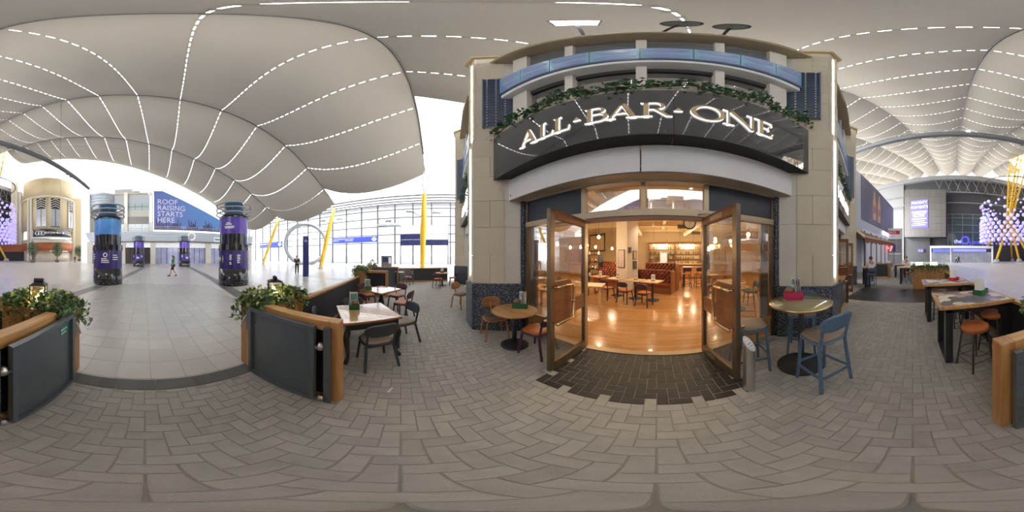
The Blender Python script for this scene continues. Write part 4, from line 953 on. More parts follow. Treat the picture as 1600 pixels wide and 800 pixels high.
# columns
def column(label, x, y, w, rz):
    c = tag(MB().box(-w / 2, w / 2, -w / 2, w / 2, 0, 4.06).build('white_column', m_colw, None, (x, y, 0), rz), label, kind='structure'); MB().box(-w / 2 - .02, w / 2 + .02, -w / 2 - .02, w / 2 + .02, 0, .12).build('skirting', m_oak, c)
column('square white column behind the booths', -1.42, 7.75, .74, R(-35)); column('square white column seen through the right hand window', 5.0, 6.1, .62, R(28))
# booths
m_chest = mat('oxblood_leather', (.19, .042, .016), .3, var=.2, bump=.08, bscale=60)
def booth(label, loc, rz, L, h):
    b = thing('leather_booth', label, 'booth', loc, rz, 'buttoned leather booths')
    MB().box(-L, 0, -.02, .55, 0, .30).build('base', m_brownwood, b); MB().box(-L, 0, -.05, .46, .30, .46).build('seat_cushion', m_chest, b, bevel=.04, seg=3)
    nx, nz = int(L / .02), 26; vs = []; z0 = .44
    for i in range(nx + 1):
        for j in range(nz + 1):
            x = -L + L * i / nx; z = z0 + (h - z0) * j / nz; a = sin(pi * (x / .21 + (z - z0) / .21)); c_ = sin(pi * (x / .21 - (z - z0) / .21)); d = .085 * sqrt(abs(a * c_)) ** .9
            vs.append((x, .44 - d - .03 * (j / nz), z))
    MB().add(vs, [(i * (nz + 1) + j, (i + 1) * (nz + 1) + j, (i + 1) * (nz + 1) + j + 1, i * (nz + 1) + j + 1) for i in range(nx) for j in range(nz)], True).build('buttoned_back', m_chest, b)
    MB().box(-L, 0, .44, .56, .3, h).tube([(-L, .45, h), (0, .45, h)], .06, 10).build('back_frame', m_chest, b)
    MB().box(0, .05, -.02, .56, 0, h + .03).build('end_panel', m_brownwood, b, bevel=.01)
    return b
BR = R(-23); bd = Vector((cos(BR), sin(BR), 0)); bn = Vector((-sin(BR), cos(BR), 0)); B0 = Vector((.80, 6.85, 0))
B0 = B0 - bd * .22
booth('front row of buttoned oxblood leather booth', tuple(B0), BR, 4.5, .98); booth('rear raised row of buttoned leather booth, right of the column', tuple(B0 + bn * .75 - bd * .02), BR, 1.75, 1.28); booth('rear raised row of buttoned leather booth, left of the column', tuple(B0 + bn * .75 - bd * 2.95), BR, 1.9, 1.28)
def menu(label, loc, rz, group='menus on the bar tables'):
    t = thing('menu_stand', label, 'menu', loc, rz, group); MB().box(-.07, .07, -.025, .025, 0, .03).build('block', m_brownwood, t); c = MB().box(-.075, .075, -.004, .004, .02, .24).build('card', m_paper, t); MB().box(-.06, .06, -.006, -.004, .08, .2).build('printed_panel', m_print[2], c)
for i, (x, y, l) in enumerate(((-2.57, 7.05, 'left of the column'), (-1.63, 6.62, 'in front of the column'), (-.83, 6.28, 'in the middle of the booth'), (-.15, 6.02, 'at the right end of the booth'))):
    t = thing('bar_table', 'square oak pedestal table at the booth, ' + l, 'table', (x, y, 0), BR, 'tables along the booth')
    MB().box(-.33, .33, -.33, .33, .72, .75).build('table_top', m_palewood, t); MB().lathe([(0, .02), (.035, .02), (.035, .72), (0, .72)], 12).build('column', m_black, t); MB().lathe([(0, 0), (.26, 0), (.26, .015), (.06, .04), (0, .04)], 24).build('base_plate', m_black, t)
    menu('white menu on the booth table ' + l, (x + .02, y + .05, .75), BR + .2)
GI = 'plum chairs facing the booth'
for x, y, l in ((-2.85, 6.45, 'plum chair facing the booth, furthest left'), (-1.86, 5.98, 'plum chair facing the booth, second from the left'), (-1.10, 5.66, 'plum chair facing the booth, third from the left'), (-.40, 5.36, 'plum chair facing the booth, furthest right')): dup(c_pur, (x, y, 0), BR + random.uniform(-.1, .1), l, GI)
# pale table and stool just inside the left window
t = thing('pale_side_table', 'pale wooden table just inside the left door', 'table', (-2.25, 4.85, 0), R(8)); MB().box(-.6, .6, -.35, .35, .70, .75).build('table_top', m_palewood, t, bevel=.005)
for i in (-1, 1):
    for j in (-1, 1): MB().box(i * .52 - .035, i * .52 + .035, j * .28 - .035, j * .28 + .035, 0, .70).build('leg', m_palewood, t)
# bar counter and back bar
bt = thing('bar_counter', 'long oak bar counter at the back of the room', 'counter', (2.6, 11.9, 0), R(-8)); MB().box(-2.9, 3.2, -.3, .3, 0, 1.05).build('front', m_brownwood, bt)
for i in range(9): MB().box(-2.85 + i * .67, -2.25 + i * .67, -.33, -.3, .15, .95).build('front_panel', m_oak_v, bt)
MB().box(-3.0, 3.3, -.42, .36, 1.05, 1.11).build('top', m_oak, bt, bevel=.008)
bk = thing('back_bar_shelves', 'lit back bar shelving behind the counter', 'shelves', (2.6, 13.7, 0), R(-8)); MB().box(-3.3, 3.4, .2, .28, .0, 2.7).build('back_panel', mat('lit_cream_panel', (.75, .58, .33), .6), bk)
for z in (1.0, 1.42, 1.84, 2.26): MB().box(-3.3, 3.4, -.14, .2, z - .03, z).build('shelf', m_brownwood, bk)
for x in (-3.3, -1.1, 1.1, 3.35): MB().box(x, x + .06, -.15, .2, 0, 2.75).build('upright', m_brownwood, bk)
MB().box(-3.3, 3.4, -.15, .25, 2.7, 2.8).build('cornice', m_brownwood, bk)
ORD = ['leftmost', 'second', 'third', 'fourth', 'fifth', 'sixth', 'seventh', 'eighth', 'ninth', 'tenth', 'eleventh', 'twelfth', 'thirteenth', 'fourteenth', 'fifteenth', 'sixteenth', 'seventeenth', 'eighteenth', 'nineteenth', 'twentieth'] + ['twenty-' + w for w in ('first', 'second', 'third', 'fourth', 'fifth', 'sixth', 'seventh', 'eighth', 'ninth')] + ['thirtieth']
BOT = [mat('bottle_amber', (.22, .08, .02), .1, coat=.5), mat('bottle_green', (.03, .10, .03), .1, coat=.5), mat('bottle_clear', (.62, .58, .50), .1, coat=.5), mat('bottle_dark', (.03, .02, .02), .1, coat=.5)]
bms = [MB().lathe([(0, 0), (.036, 0), (.038, .01), (.038, .17), (.014, .22), (.013, .28), (.016, .285), (.016, .30), (0, .30)], 10).mesh('bottle') for _ in BOT]
Mb = Matrix.Translation((2.6, 13.7, 0)) @ Matrix.Rotation(R(-8), 4, 'Z'); lab = mat('bottle_label', (.7, .62, .45), .6)
for me_, m_ in zip(bms, BOT): me_.materials.append(m_)
for s, z in enumerate((1.0, 1.42, 1.84, 2.26)):
    for i in range(30):
        x = -3.1 + i * .212 + random.uniform(-.03, .03); p = Mb @ Vector((x, .02 + random.uniform(-.06, .06), z)); me_ = random.choice(bms)
        if any(abs(x - u - .03) < .075 for u in (-1.1, 1.1)): continue
        o = place('bottle', me_, None, None, tuple(p)); k = bms.index(me_); o.scale = (1, 1, random.uniform(.8, 1.1))
        nth = ORD[i]; tag(o, '%s bottle, %s from the left on the %s back bar shelf' % (('amber', 'green', 'clear', 'dark')[k], nth, ('lowest', 'second', 'third', 'top')[s]), 'bottle', 'bottles on the %s back bar shelf' % ('lowest', 'second', 'third', 'top')[s])
# tall tables and stools before the counter
ht = thing('tall_table', 'tall black table before the bar counter', 'table', (2.2, 9.0, 0), R(-10)); MB().box(-.75, .75, -.35, .35, 1.02, 1.07).build('table_top', m_brownwood, ht)
for i in (-1, 1): MB().box(i * .66 - .05, i * .66 + .05, -.3, .3, 0, 1.02).build('end_panel', m_blackpaint, ht)
bs = make_chair('bar_stool', 'dark bar stool before the tall black table, left', m_ch_pur, m_orange, .74, True); bs.location = (1.55, 8.35, 0); bs['group'] = 'dark stools inside the bar'
dup(bs, (2.2, 8.3, 0), .1, 'dark bar stool before the tall black table, right', 'dark stools inside the bar'); dup(bs, (1.15, 9.2, 0), -1.4, 'dark bar stool at the end of the tall black table', 'dark stools inside the bar')
# shelving and mirror on the left
sh = thing('black_shelf_unit', 'black shelf unit with ornaments left of the booth', 'shelves', (-4.0, 9.9, 0), R(-23)); 
for x in (-.6, .57): MB().box(x, x + .04, -.2, .2, 0, 1.75).build('upright', m_blackpaint, sh)
for z in (.3, .8, 1.25, 1.72): MB().box(-.6, .61, -.2, .2, z, z + .035).build('shelf', m_blackpaint, sh)
Ms = Matrix.Translation((-4.0, 9.9, 0)) @ Matrix.Rotation(R(-23), 4, 'Z')
for k, z in enumerate((.335, .835, 1.285, 1.755)):
    for i in range(4):
        p = Ms @ Vector((-.42 + i * .28, 0, z)); c_ = random.choice((m_terra, m_white, m_brass, BOT[0])); cn = {m_terra: 'terracotta', m_white: 'white', m_brass: 'brass', BOT[0]: 'amber'}[c_]
        o = MB().lathe([(0, 0), (.05, 0), (.085, .08), (.06, .17), (.035, .2), (.045, .24), (0, .24)], 14).build('vase', c_, None, tuple(p)); tag(o, '%s vase, %s from the left on the %s shelf of the black unit' % (cn, ORD[i], ('lowest', 'second', 'third', 'top')[k]), 'vase', 'vases on the black shelf unit')
mi = thing('wall_mirror', 'lit rectangular mirror above the black shelf unit', 'mirror', (-4.3, 11.2, 2.0), R(-23)); MB().box(-.8, .8, 0, .06, 0, 1.3).build('frame', m_blackpaint, mi); MB().box(-.7, .7, -.01, 0, .1, 1.2).build('mirror_glass', mat('mirror', (.8, .75, .65), .05, 1.), mi)
# pictures on the columns
def picture(label, loc, rz, w, h, col):
    p = thing('framed_picture', label, 'picture', loc, rz, 'framed pictures on the columns'); MB().box(-w / 2, w / 2, -.02, 0, -h / 2, h / 2).build('frame', m_blackpaint, p); MB().box(-w / 2 + .03, w / 2 - .03, -.024, -.02, -h / 2 + .03, h / 2 - .03).build('print', col, p)
prA, prB, prC = mat('faded_print', (.55, .45, .33), .6, var=.4, scale=12), mat('dark_print', (.12, .10, .10), .6, var=.6, scale=14), mat('pink_poster', (.66, .52, .50), .6, var=.25, scale=9)
ca = R(-35); cl = Vector((-1.42, 7.75, 0)); fn1 = Vector((sin(ca), -cos(ca), 0)); fn2 = Vector((cos(ca), sin(ca), 0))
pp = cl + fn1 * .374; picture('large pink poster on the white column', (pp.x, pp.y, 1.55), ca, .46, .85, prC)
pp = cl + fn2 * .374; ax = Vector((-sin(ca), cos(ca), 0))
for k, (u, z, w, h, m_, l) in enumerate(((-.2, 1.95, .18, .26, prB, 'small dark picture, upper left on the white column'), (.14, 1.72, .26, .42, prA, 'middle picture on the right face of the white column'), (.14, 1.25, .26, .38, prB, 'lower picture on the right face of the white column'))): q = pp + ax * u; picture(l, (q.x, q.y, z), ca + R(90), w, h, m_)
c2 = Vector((5.0, 6.1, 0)); a2 = R(28); f2 = Vector((sin(a2 + R(0)), -cos(a2), 0)); f3 = Vector((-cos(a2), -sin(a2), 0))
for k, z in enumerate((2.3, 1.85, 1.4)):
    q = c2 + Vector((sin(a2), -cos(a2), 0)) * .314; picture('framed picture seen through the right window, %s of three' % ('top', 'middle', 'bottom')[k], (q.x, q.y, z), a2, .28, .36, (prB, prA, prC)[k])
# clock
ck = thing('wall_clock', 'round black station clock hung below the ceiling beam', 'clock', (1.35, 6.60, 3.05), R(-10)); MB().lathe([(0, -.04), (.25, -.04), (.27, 0), (.25, .04), (0, .04)], 32).xform(Matrix.Rotation(R(90), 4, 'X')).build('case', m_black, ck)
MB().lathe([(0, .042), (.215, .042)], 32).xform(Matrix.Rotation(R(90), 4, 'X')).build('dial', m_white, ck)
for k in range(12): a = k * pi / 6; MB().bar((.16 * sin(a), -.045, .16 * cos(a)), (.2 * sin(a), -.045, .2 * cos(a)), .016, .004).build('hour_mark', m_black, ck)
MB().bar((0, -.05, 0), (.08, -.05, .07), .014, .004).build('hour_hand', m_black, ck); MB().bar((0, -.052, 0), (-.03, -.052, .17), .01, .004).build('minute_hand', m_black, ck); MB().bar((0, 0, .25), (0, 0, .72), .02, .02).build('hanger', m_black, ck)
# pendants, plus ceiling spots added to light the room
warm = (1, .78, .52)
def lamp_light(name, parent, z, e, r=.06, col=warm):
    l = bpy.data.lights.new(name, 'POINT'); l.energy = e * .5; l.color = col; l.shadow_soft_size = r; o = bpy.data.objects.new(name, l); COL.objects.link(o); o.parent = parent; o.location = (0, 0, z)
bulb = glow('filament_bulb', (1, .62, .25), 22.)
def pendant(label, x, y, z, e, shade=False):
    p = thing('pendant_lamp', label, 'lamp', (x, y, z), 0, 'pendant lamps'); MB().tube([(0, 0, .12), (0, 0, 4.06 - z)], .006, 5).build('cord', m_black, p); MB().lathe([(0, .06), (.022, .06), (.022, .14), (0, .14)], 10).build('socket', m_brass, p); MB().sphere((0, 0, 0), .06, 12, 8, (1, 1, 1.15)).build('bulb', bulb, p)
    if shade: MB().lathe([(.03, .12), (.06, .11), (.2, 0), (.21, 0), (.065, .125), (.03, .135)], 20).build('shade', m_black, p)
    lamp_light('pendant_light', p, -.12, e)
for k, (x, y, z) in enumerate(((-3.1, 7.9, 2.15), (-2.5, 8.9, 2.1), (-3.9, 8.6, 2.3), (-2.3, 6.2, 2.45), (-4.6, 6.0, 2.3), (-3.4, 4.4, 2.35), (-6.0, 7.5, 2.3))): pendant('bare bulb pendant ' + ('in front of the shelf unit mirror', 'behind the front booth, left of the column', 'nearest the black shelf unit', 'over the plum chair furthest left', 'over the left side of the room', 'over the pale side table', 'furthest left in the room')[k], x, y, z, 28)
pendant('black shaded pendant beside the white column', -2.05, 8.6, 2.1, 25, True)
for k in range(7): x = -.2 + k * .92; pendant('pendant bulb over the bar counter, %s from the left' % ORD[k], x, 11.6 - .13 * k, 2.45, 30)
for k, (x, y) in enumerate(((2.9, 4.6), (4.2, 5.0), (6.0, 7.0), (3.4, 7.0), (7.4, 9.2))): pendant('pendant bulb ' + ('over the round table inside the right window', 'in front of the right hand column', 'behind the right hand column', 'between the clock and the right hand column', 'furthest right in the room')[k], x, y, 2.4, 30)
for k, (x, y) in enumerate(((-.9, 3.9), (.9, 4.2), (-.3, 7.9), (1.4, 7.6), (-5.6, 5.2), (5.4, 5.4), (-.2, 10.0), (3.2, 9.8))):  # unseen fixtures added to brighten the interior
    s = thing('added_ceiling_spot', 'added ceiling spotlight ' + ('just inside the left door leaf', 'just inside the right door leaf', 'over the rear booth', 'over the tall black table', 'over the left hand bay', 'over the right hand bay', 'in front of the display fridge', 'in front of the bar counter')[k], 'spotlight', (x, y, 3.55), 0, 'added ceiling spotlights'); MB().lathe([(0, .2), (.05, .2), (.07, 0), (.06, 0), (.04, .05)], 14).build('can', m_white, s); MB().tube([(0, 0, .2), (0, 0, .5)], .01, 5).build('stem', m_white, s); MB().lathe([(0, .03), (.05, .03)], 12).build('lens', glow('added_spot_lens', (1, .8, .55), 12.), s)
    l = bpy.data.lights.new('added_spot_light', 'SPOT'); l.energy = 56; l.color = (1, .82, .58); l.spot_size = R(130); l.spot_blend = .8; l.shadow_soft_size = .1; o = bpy.data.objects.new('added_spot_light', l); COL.objects.link(o); o.parent = s; o.location = (0, 0, -.03)
for k, x in enumerate((-2.2, 0, 2.2)):
    p = Mb @ Vector((x, -.05, 2.72)); s = thing('shelf_light', 'warm strip light over the back bar shelves, %s' % ('left', 'middle', 'right')[k], 'light', tuple(p), R(-8), 'strip lights over the back bar'); MB().box(-.9, .9, -.03, .03, 0, .03).build('housing', m_brass, s); MB().box(-.88, .88, -.025, .025, -.008, 0).build('diffuser', glow('strip_glow', (1, .75, .4), 9.), s)
    lamp_light('shelf_glow', s, -.3, 110, .2)
dl = thing('drum_shade_lamp', 'large cream drum shade lamp behind the left door glass', 'lamp', (-3.05, 3.75, 1.55), 0); MB().lathe([(.24, 0), (.22, .5), (.215, .5), (.235, 0)], 28).build('shade', glow('lit_shade', (1, .85, .62), 1.3), dl); MB().tube([(0, 0, -.80), (0, 0, .3)], .015, 8).build('stand', m_brass, dl); MB().lathe([(0, -.80), (.14, -.80), (.12, -.77), (0, -.75)], 20).build('base', m_brass, dl)
dt = thing('window_table', 'oak table inside the left window', 'table', (-3.05, 3.75, 0), 0); MB().box(-.5, .5, -.4, .4, .71, .75).build('table_top', m_oak, dt)
for i in (-1, 1):
    for j in (-1, 1): MB().box(i * .44 - .03, i * .44 + .03, j * .34 - .03, j * .34 + .03, 0, .71).build('leg', m_oak, dt)
ped_table('round_bar_room_table', 'round oak table inside the right window', (2.35, 4.4, 0), .42, .73, m_oak, None, base_r=.28); menu('white menu on the round table inside the right window', (2.35, 4.4, .73), .3)
m_teal = mat('teal_upholstery', (.05, .12, .13), .7, var=.15)
tc_ = make_chair('tub_chair', 'teal chair right of the round table inside the window', m_teal, m_teal); tc_.location = (3.05, 4.7, 0); tc_.rotation_euler = (0, 0, R(80)); tc_['group'] = 'teal chairs inside the bar'; dup(tc_, (1.95, 5.1, 0), R(-150), 'teal chair behind the round table inside the window', 'teal chairs inside the bar')
dc = thing('display_fridge', 'lit white display fridge beside the back bar', 'fridge', (.55, 12.9, 0), R(-4)); MB().box(-.3, .3, 0, .5, .9, 2.0).build('cabinet', m_grey, dc); MB().box(-.25, .25, -.01, 0, .98, 1.9).build('lit_door', glow('fridge_glow', (.42, .46, .45), .3), dc); MB().box(-.3, .3, 0, .5, 0, .9).build('base', m_brownwood, dc)
# ================================================================ CONCOURSE
def az_of(x): return R((x - 1026) * .225)                                  # bearing of a landmark, measured from the photo
def on_ring(x, r):
    """where the sight line to a landmark meets a circle of radius r about the tent centre"""
    a = az_of(x); dx, dy = sin(a), cos(a); b = dx * DC[0] + dy * DC[1]; q = b * b - (DC[0] ** 2 + DC[1] ** 2 - r * r); s = sqrt(max(q, 0)); d = b - s if b - s > 0 else b + s
    return Vector((d * dx, d * dy, 0))
def ang(x, r): p = on_ring(x, r); return math.degrees(atan2(p.y - DC[1], p.x - DC[0])) % 360
def at(x, d, z=0): a = az_of(x); return Vector((d * sin(a), d * cos(a), z))
def zpx(y, d): return CAM_H + d * tan(R((400 - y) * .225))
def arc_wall(mb, r, a0, a1, z0, z1, th=.3, n=12):
    pts = [(r, a0 + (a1 - a0) * i / n) for i in range(n + 1)]
    vs = [ring_pt(r, a, z) for z in (z0, z1) for r_, a in pts] + [ring_pt(r - th, a, z) for z in (z0, z1) for r_, a in pts]; m = n + 1; fs = []
    for i in range(n): fs += [(i, i + 1, m + i + 1, m + i), (2 * m + i + 1, 2 * m + i, 3 * m + i, 3 * m + i + 1), (m + i, m + i + 1, 3 * m + i + 1, 3 * m + i), (i + 1, i, 2 * m + i, 2 * m + i + 1)]
    fs += [(0, m, 3 * m, 2 * m), (n, 2 * m + n, 3 * m + n, m + n)]
    return mb.add(vs, fs)
# ---- advertising columns
m_adblack = mat('gloss_black_panel', (.012, .012, .016), .12, var=.1, coat=.5); m_purple = mat('purple_poster', (.045, .028, .19), .25, var=.25, scale=1.2); m_bluep = mat('blue_sky_poster', (.01, .07, .45), .25, var=.0, alt=(.16, .48, .85), scale=.9); m_violetp = mat('violet_show_poster', (.05, .02, .26), .25, var=.0, alt=(.16, .10, .50), scale=1.)
m_warmp = mat('orange_map_print', (.62, .28, .10), .4); m_mapg = mat('green_map_print', (.22, .5, .10), .4)
def curved(mb, r, z0, z1, a0, a1, n=6): return mb.lathe([(r, z0), (r, z1)], n, a0=a0, a1=a1)
def ad_column(label, loc, top, rz, mark):
    c = thing('advertising_column', label, 'column', loc, rz, 'round advertising columns'); nseg = 32
    MB().lathe([(.88, 0), (.90, .05), (.90, .95), (0, .95)], nseg).build('base_drum', m_adblack, c)
    for k in range(16): a = 2 * pi * k / 16; MB().sphere((.905 * cos(a), .905 * sin(a), .10), .022, 6, 4).build('stud', m_steel, c)
    lo = MB().lathe([(.87, .95), (.87, 2.0)], nseg).build('lower_poster', m_purple, c)
    MB().lathe([(0, 2.0), (.91, 2.0), (.91, 2.33), (0, 2.33)], nseg, smooth=False).build('collar', m_adblack, c); MB().lathe([(.83, 2.33), (.83, 2.92)], nseg).build('black_band', m_adblack, c)
    up = MB().lathe([(.83, 2.92), (.83, 3.86)], nseg).build('upper_poster', top, c); MB().lathe([(.85, 3.86), (.85, 4.02), (0, 4.02)], nseg).build('top_band', m_adblack, c)
    MB().lathe([(.57, 4.02), (.57, 4.86), (0, 4.86)], nseg).build('neck', m_navyband, c)
    for z in (4.15, 4.42, 4.69): MB().tube([(1.02 * cos(2 * pi * i / 40), 1.02 * sin(2 * pi * i / 40), z) for i in range(40)], .042, 6, closed=True).build('steel_hoop', m_grey, c)
    for k in range(8): a = 2 * pi * (k + .5) / 8; MB().box(.865, .88, -.012, .012, .95, 2.0, Matrix.Rotation(a, 4, 'Z')).build('glazing_bar', m_adblack, c); MB().bar((.57 * cos(a), .57 * sin(a), 4.42), (1.02 * cos(a), 1.02 * sin(a), 4.42), .02, .02).build('hoop_arm', m_steel, c)
    for a0, z, w in mark:                                                  # printed lines on the posters
        curved(MB(), .874 if z < 2.5 else .834, z, z + .05, R(a0), R(a0 + w)).build('printed_line', m_text_w, lo if z < 2.5 else up)
    return c
LN = [(-100, 1.50, 22), (-100, 1.40, 28), (-100, 1.30, 30), (-150, 1.75, 16), (-150, 1.62, 18), (-150, 1.50, 14), (-55, 1.7, 18), (-55, 1.58, 22), (-55, 1.46, 20)]
c1 = ad_column('advertising column with bright blue upper poster', (2.25, -9.8, 0), m_bluep, R(167 + 10), LN)
place('ring_mark', poly_mesh('ring_mark', [circ(.13, 24), circ(.08, 24)], .004), m_text_w, c1, (0, 0, 0)).matrix_local = Matrix.Rotation(R(-84), 4, 'Z') @ Matrix.Translation((.88, 0, 1.74)) @ Matrix.Rotation(R(90), 4, 'Z') @ Matrix.Rotation(R(90), 4, 'X')
c2 = ad_column('advertising column with violet show poster and round map', (-5.05, -8.3, 0), m_violetp, R(-59 + 180), [(-78, 1.70, 9), (-78, 1.62, 8), (-78, 1.54, 9), (-78, 1.46, 8), (-78, 1.3, 7), (-78, 1.22, 8), (-50, 1.70, 12), (-50, 1.6, 11), (-50, 1.5, 12), (-50, 1.4, 10), (-50, 1.3, 11), (-100, 3.30, 40), (-98, 3.22, 36), (-95, 3.42, 26), (-92, 3.5, 16)])
MB().lathe([(0, 0), (.30, 0)], 24).xform(Matrix.Rotation(R(-122), 4, 'Z') @ Matrix.Translation((.845, 0, 1.5)) @ Matrix.Rotation(R(90), 4, 'Y') @ Matrix.Scale(1, 4)).build('map_disc', mat('pale_map_print', (.72, .66, .52), .5, var=.4, scale=6), c2)
MB().lathe([(0, .045), (.12, .045)], 20).xform(Matrix.Rotation(R(-122), 4, 'Z') @ Matrix.Translation((.845, 0, 1.5)) @ Matrix.Rotation(R(90), 4, 'Y')).build('map_centre', m_mapg, c2)
ad_column('distant advertising column left of the walking woman', (.95, -25.9, 0), m_violetp, R(170), LN); ad_column('distant advertising column right of the walking woman', (-6.3, -25.2, 0), m_violetp, R(190), LN)

# ---- glass entrance wall
gw = struct('wall_glass_entrance', label='tall glazed entrance wall of the tent'); ROWS = [0, 4.3, 5.9, 7.6, 9.3, 11.0, 12.2]; STEP = 1.15; RG = 178.
L = RG * R(STEP); m_mull = mat('grey_mullion', (.11, .11, .12), .5, .3)
pm = [MB().box(-.01, .01, -L / 2 + .04, L / 2 - .04, a + .04, b - .04).mesh('pane') for a, b in zip(ROWS, ROWS[1:])]; mm = MB().box(-.12, .12, -.12, .12, 0, 12.3).mesh('mullion'); tm_ = [MB().box(-.08, .08, -L / 2, L / 2, z - .09, z + .09).mesh('transom_bar') for z in ROWS[1:]]
m_pane = glass('entrance_glass', (.36, .365, .38), .03, edge=.1)
for i in range(26):
    a = 157 + i * STEP; am = a + STEP / 2; place('mullion', mm, m_mull, gw, ring_pt(RG, a), R(a)); x, y, _ = ring_pt(RG * cos(R(STEP / 2)), am)
    for q in pm: place('pane', q, m_pane, gw, (x, y, 0), R(am))
    for k, q in enumerate(tm_):
        place('transom_bar', q, m_mull, gw, (x, y, 0), R(am))
for k, z in enumerate((12.5, 12.9, 13.3)):
    MB().tube([ring_pt(RG - .5 - k * .5, 157 + i * 1.5, z) for i in range(21)], .16, 6).build('head_rail', m_mull, gw)
# blue station signs
def station_sign(label, x0, x1, y0, y1, text):
    p, q = on_ring(x0, 175.5), on_ring(x1, 175.5); d = (p.length + q.length) / 2; w = (q - p).length; mid = (p + q) / 2; rz = atan2((q - p).y, (q - p).x); z0, z1 = zpx(y1, d), zpx(y0, d)
    s = thing('station_sign', label, 'sign', (mid.x, mid.y, 0), rz, 'blue station signs'); bs_ = MB().box(-w / 2, w / 2, -.06, .06, z0, z1).build('board', glow('blue_sign', (.03, .05, .40), .3), s); h = z1 - z0
    if text: lettering(text, h * .30, m_text_w, bs_, (-w / 2 + .25, -.075, z1 - h * .38), 0, 'lettering', .01)
    place('roundel', poly_mesh('roundel', [circ(h * .36, 24), circ(h * .24, 24)], .01), m_text_w, bs_, (w / 2 - h * .6, -.08, (z0 + z1) / 2)).rotation_euler = (R(90), 0, 0)
    MB().box(w / 2 - h * 1.05, w / 2 - h * .15, -.1, -.07, (z0 + z1) / 2 - h * .07, (z0 + z1) / 2 + h * .07).build('roundel_bar', m_text_w, bs_)
    for sx in (-.45, .45): MB().bar((sx * w, 0, z1), (sx * w, 0, 9.5), .04, .04).build('hanger', m_mull, s)
station_sign('blue underground status sign over the doors right of the steel ring', 519, 590, 371, 379.5, 'London Underground Status Update\nJubilee line                Good Service')
station_sign('blue underground sign left of the steel ring', 406, 441, 379, 386.5, 'London Underground')
# roller housing, exit sign and grey screen bank
p, q = on_ring(590, 176.5), on_ring(624, 176.5); rl = thing('roller_housing', 'grey roller shutter housing above the white doorway', 'shutter', tuple((p + q) / 2 + Vector((0, 0, 7.6))), atan2((q - p).y, (q - p).x)); w = (q - p).length / 2
MB().tube([(-w, 0, 0), (w, 0, 0)], .3, 12).build('roller_tube', m_grey, rl); MB().box(-w * .25, w * .25, -.08, .08, .55, .95).build('exit_sign', mat('dark_green_sign', (.03, .10, .07), .5), rl); lettering('EXIT', .3, m_text_w, rl, (0, -.1, .63), 0, 'lettering', .01, 'CENTER')
for s in (-1, 1): MB().bar((s * w * .9, 0, 0), (s * w * .9, .4, 2.), .08, .08).build('bracket', m_mull, rl)
p, q = on_ring(626, 176.5), on_ring(700, 176.5); mid = (p + q) / 2; w = (q - p).length / 2; sb = thing('screen_bank', 'grey panel with dark navy screens behind the upright strut', 'screens', (mid.x, mid.y, 0), atan2((q - p).y, (q - p).x)); m_lgrey = mat('light_grey_cladding', (.42, .42, .43), .5, var=.05); m_scr = mat('navy_screen', (.02, .025, .07), .15, var=.4, scale=1.5)
MB().box(-w, w, -.1, .1, 5.75, 7.35).build('grey_panel', m_lgrey, sb); MB().box(-w, -.1, -.14, .1, 4.7, 5.7).build('screen', m_scr, sb); MB().box(.1, w, -.1, .1, 4.75, 5.7).build('grey_panel', m_lgrey, sb); MB().box(-w, w, -.12, .1, 3.6, 4.65).build('screen', m_scr, sb)
for s in (-1, 0, 1): MB().box(s * w - .08, s * w + .08, -.05, .05, 0, 7.3).build('post', m_mull, sb)
# steel ring sculpture
rs_ = thing('steel_ring', 'large double steel ring standing in front of the glass wall', 'sculpture', tuple(at(477.5, 33)), -az_of(477.5)); 
for y in (-.5, .5): MB().tube([(4.1 * cos(2 * pi * i / 56), y, 4.12 + 4.1 * sin(2 * pi * i / 56)) for i in range(56)], .30, 8, closed=True).build('ring_tube', m_grey, rs_)
for i in range(28): a = 2 * pi * i / 28; MB().bar((4.1 * cos(a), -.5, 4.12 + 4.1 * sin(a)), (4.1 * cos(a), .5, 4.12 + 4.1 * sin(a)), .06, .06).build('cross_bar', m_grey, rs_)
# navy totem
to = thing('navy_totem', 'tall narrow navy information totem', 'totem', (-11.1, -7.3, 0), R(-58)); MB().box(-.24, .24, -.1, .1, 0, 3.3).build('slab', mat('navy_enamel', (.015, .02, .12), .35, var=.1), to, bevel=.01); place('round_mark', poly_mesh('round_mark', [circ(.10, 20), circ(.065, 20)], .003), mat('pale_blue_print', (.3, .4, .7), .5), to, (0, .104, 2.9)).rotation_euler = (R(90), 0, 0); MB().box(-.15, .15, .1, .104, 2.885, 2.915).build('round_mark_bar', MATS['pale_blue_print'], to)

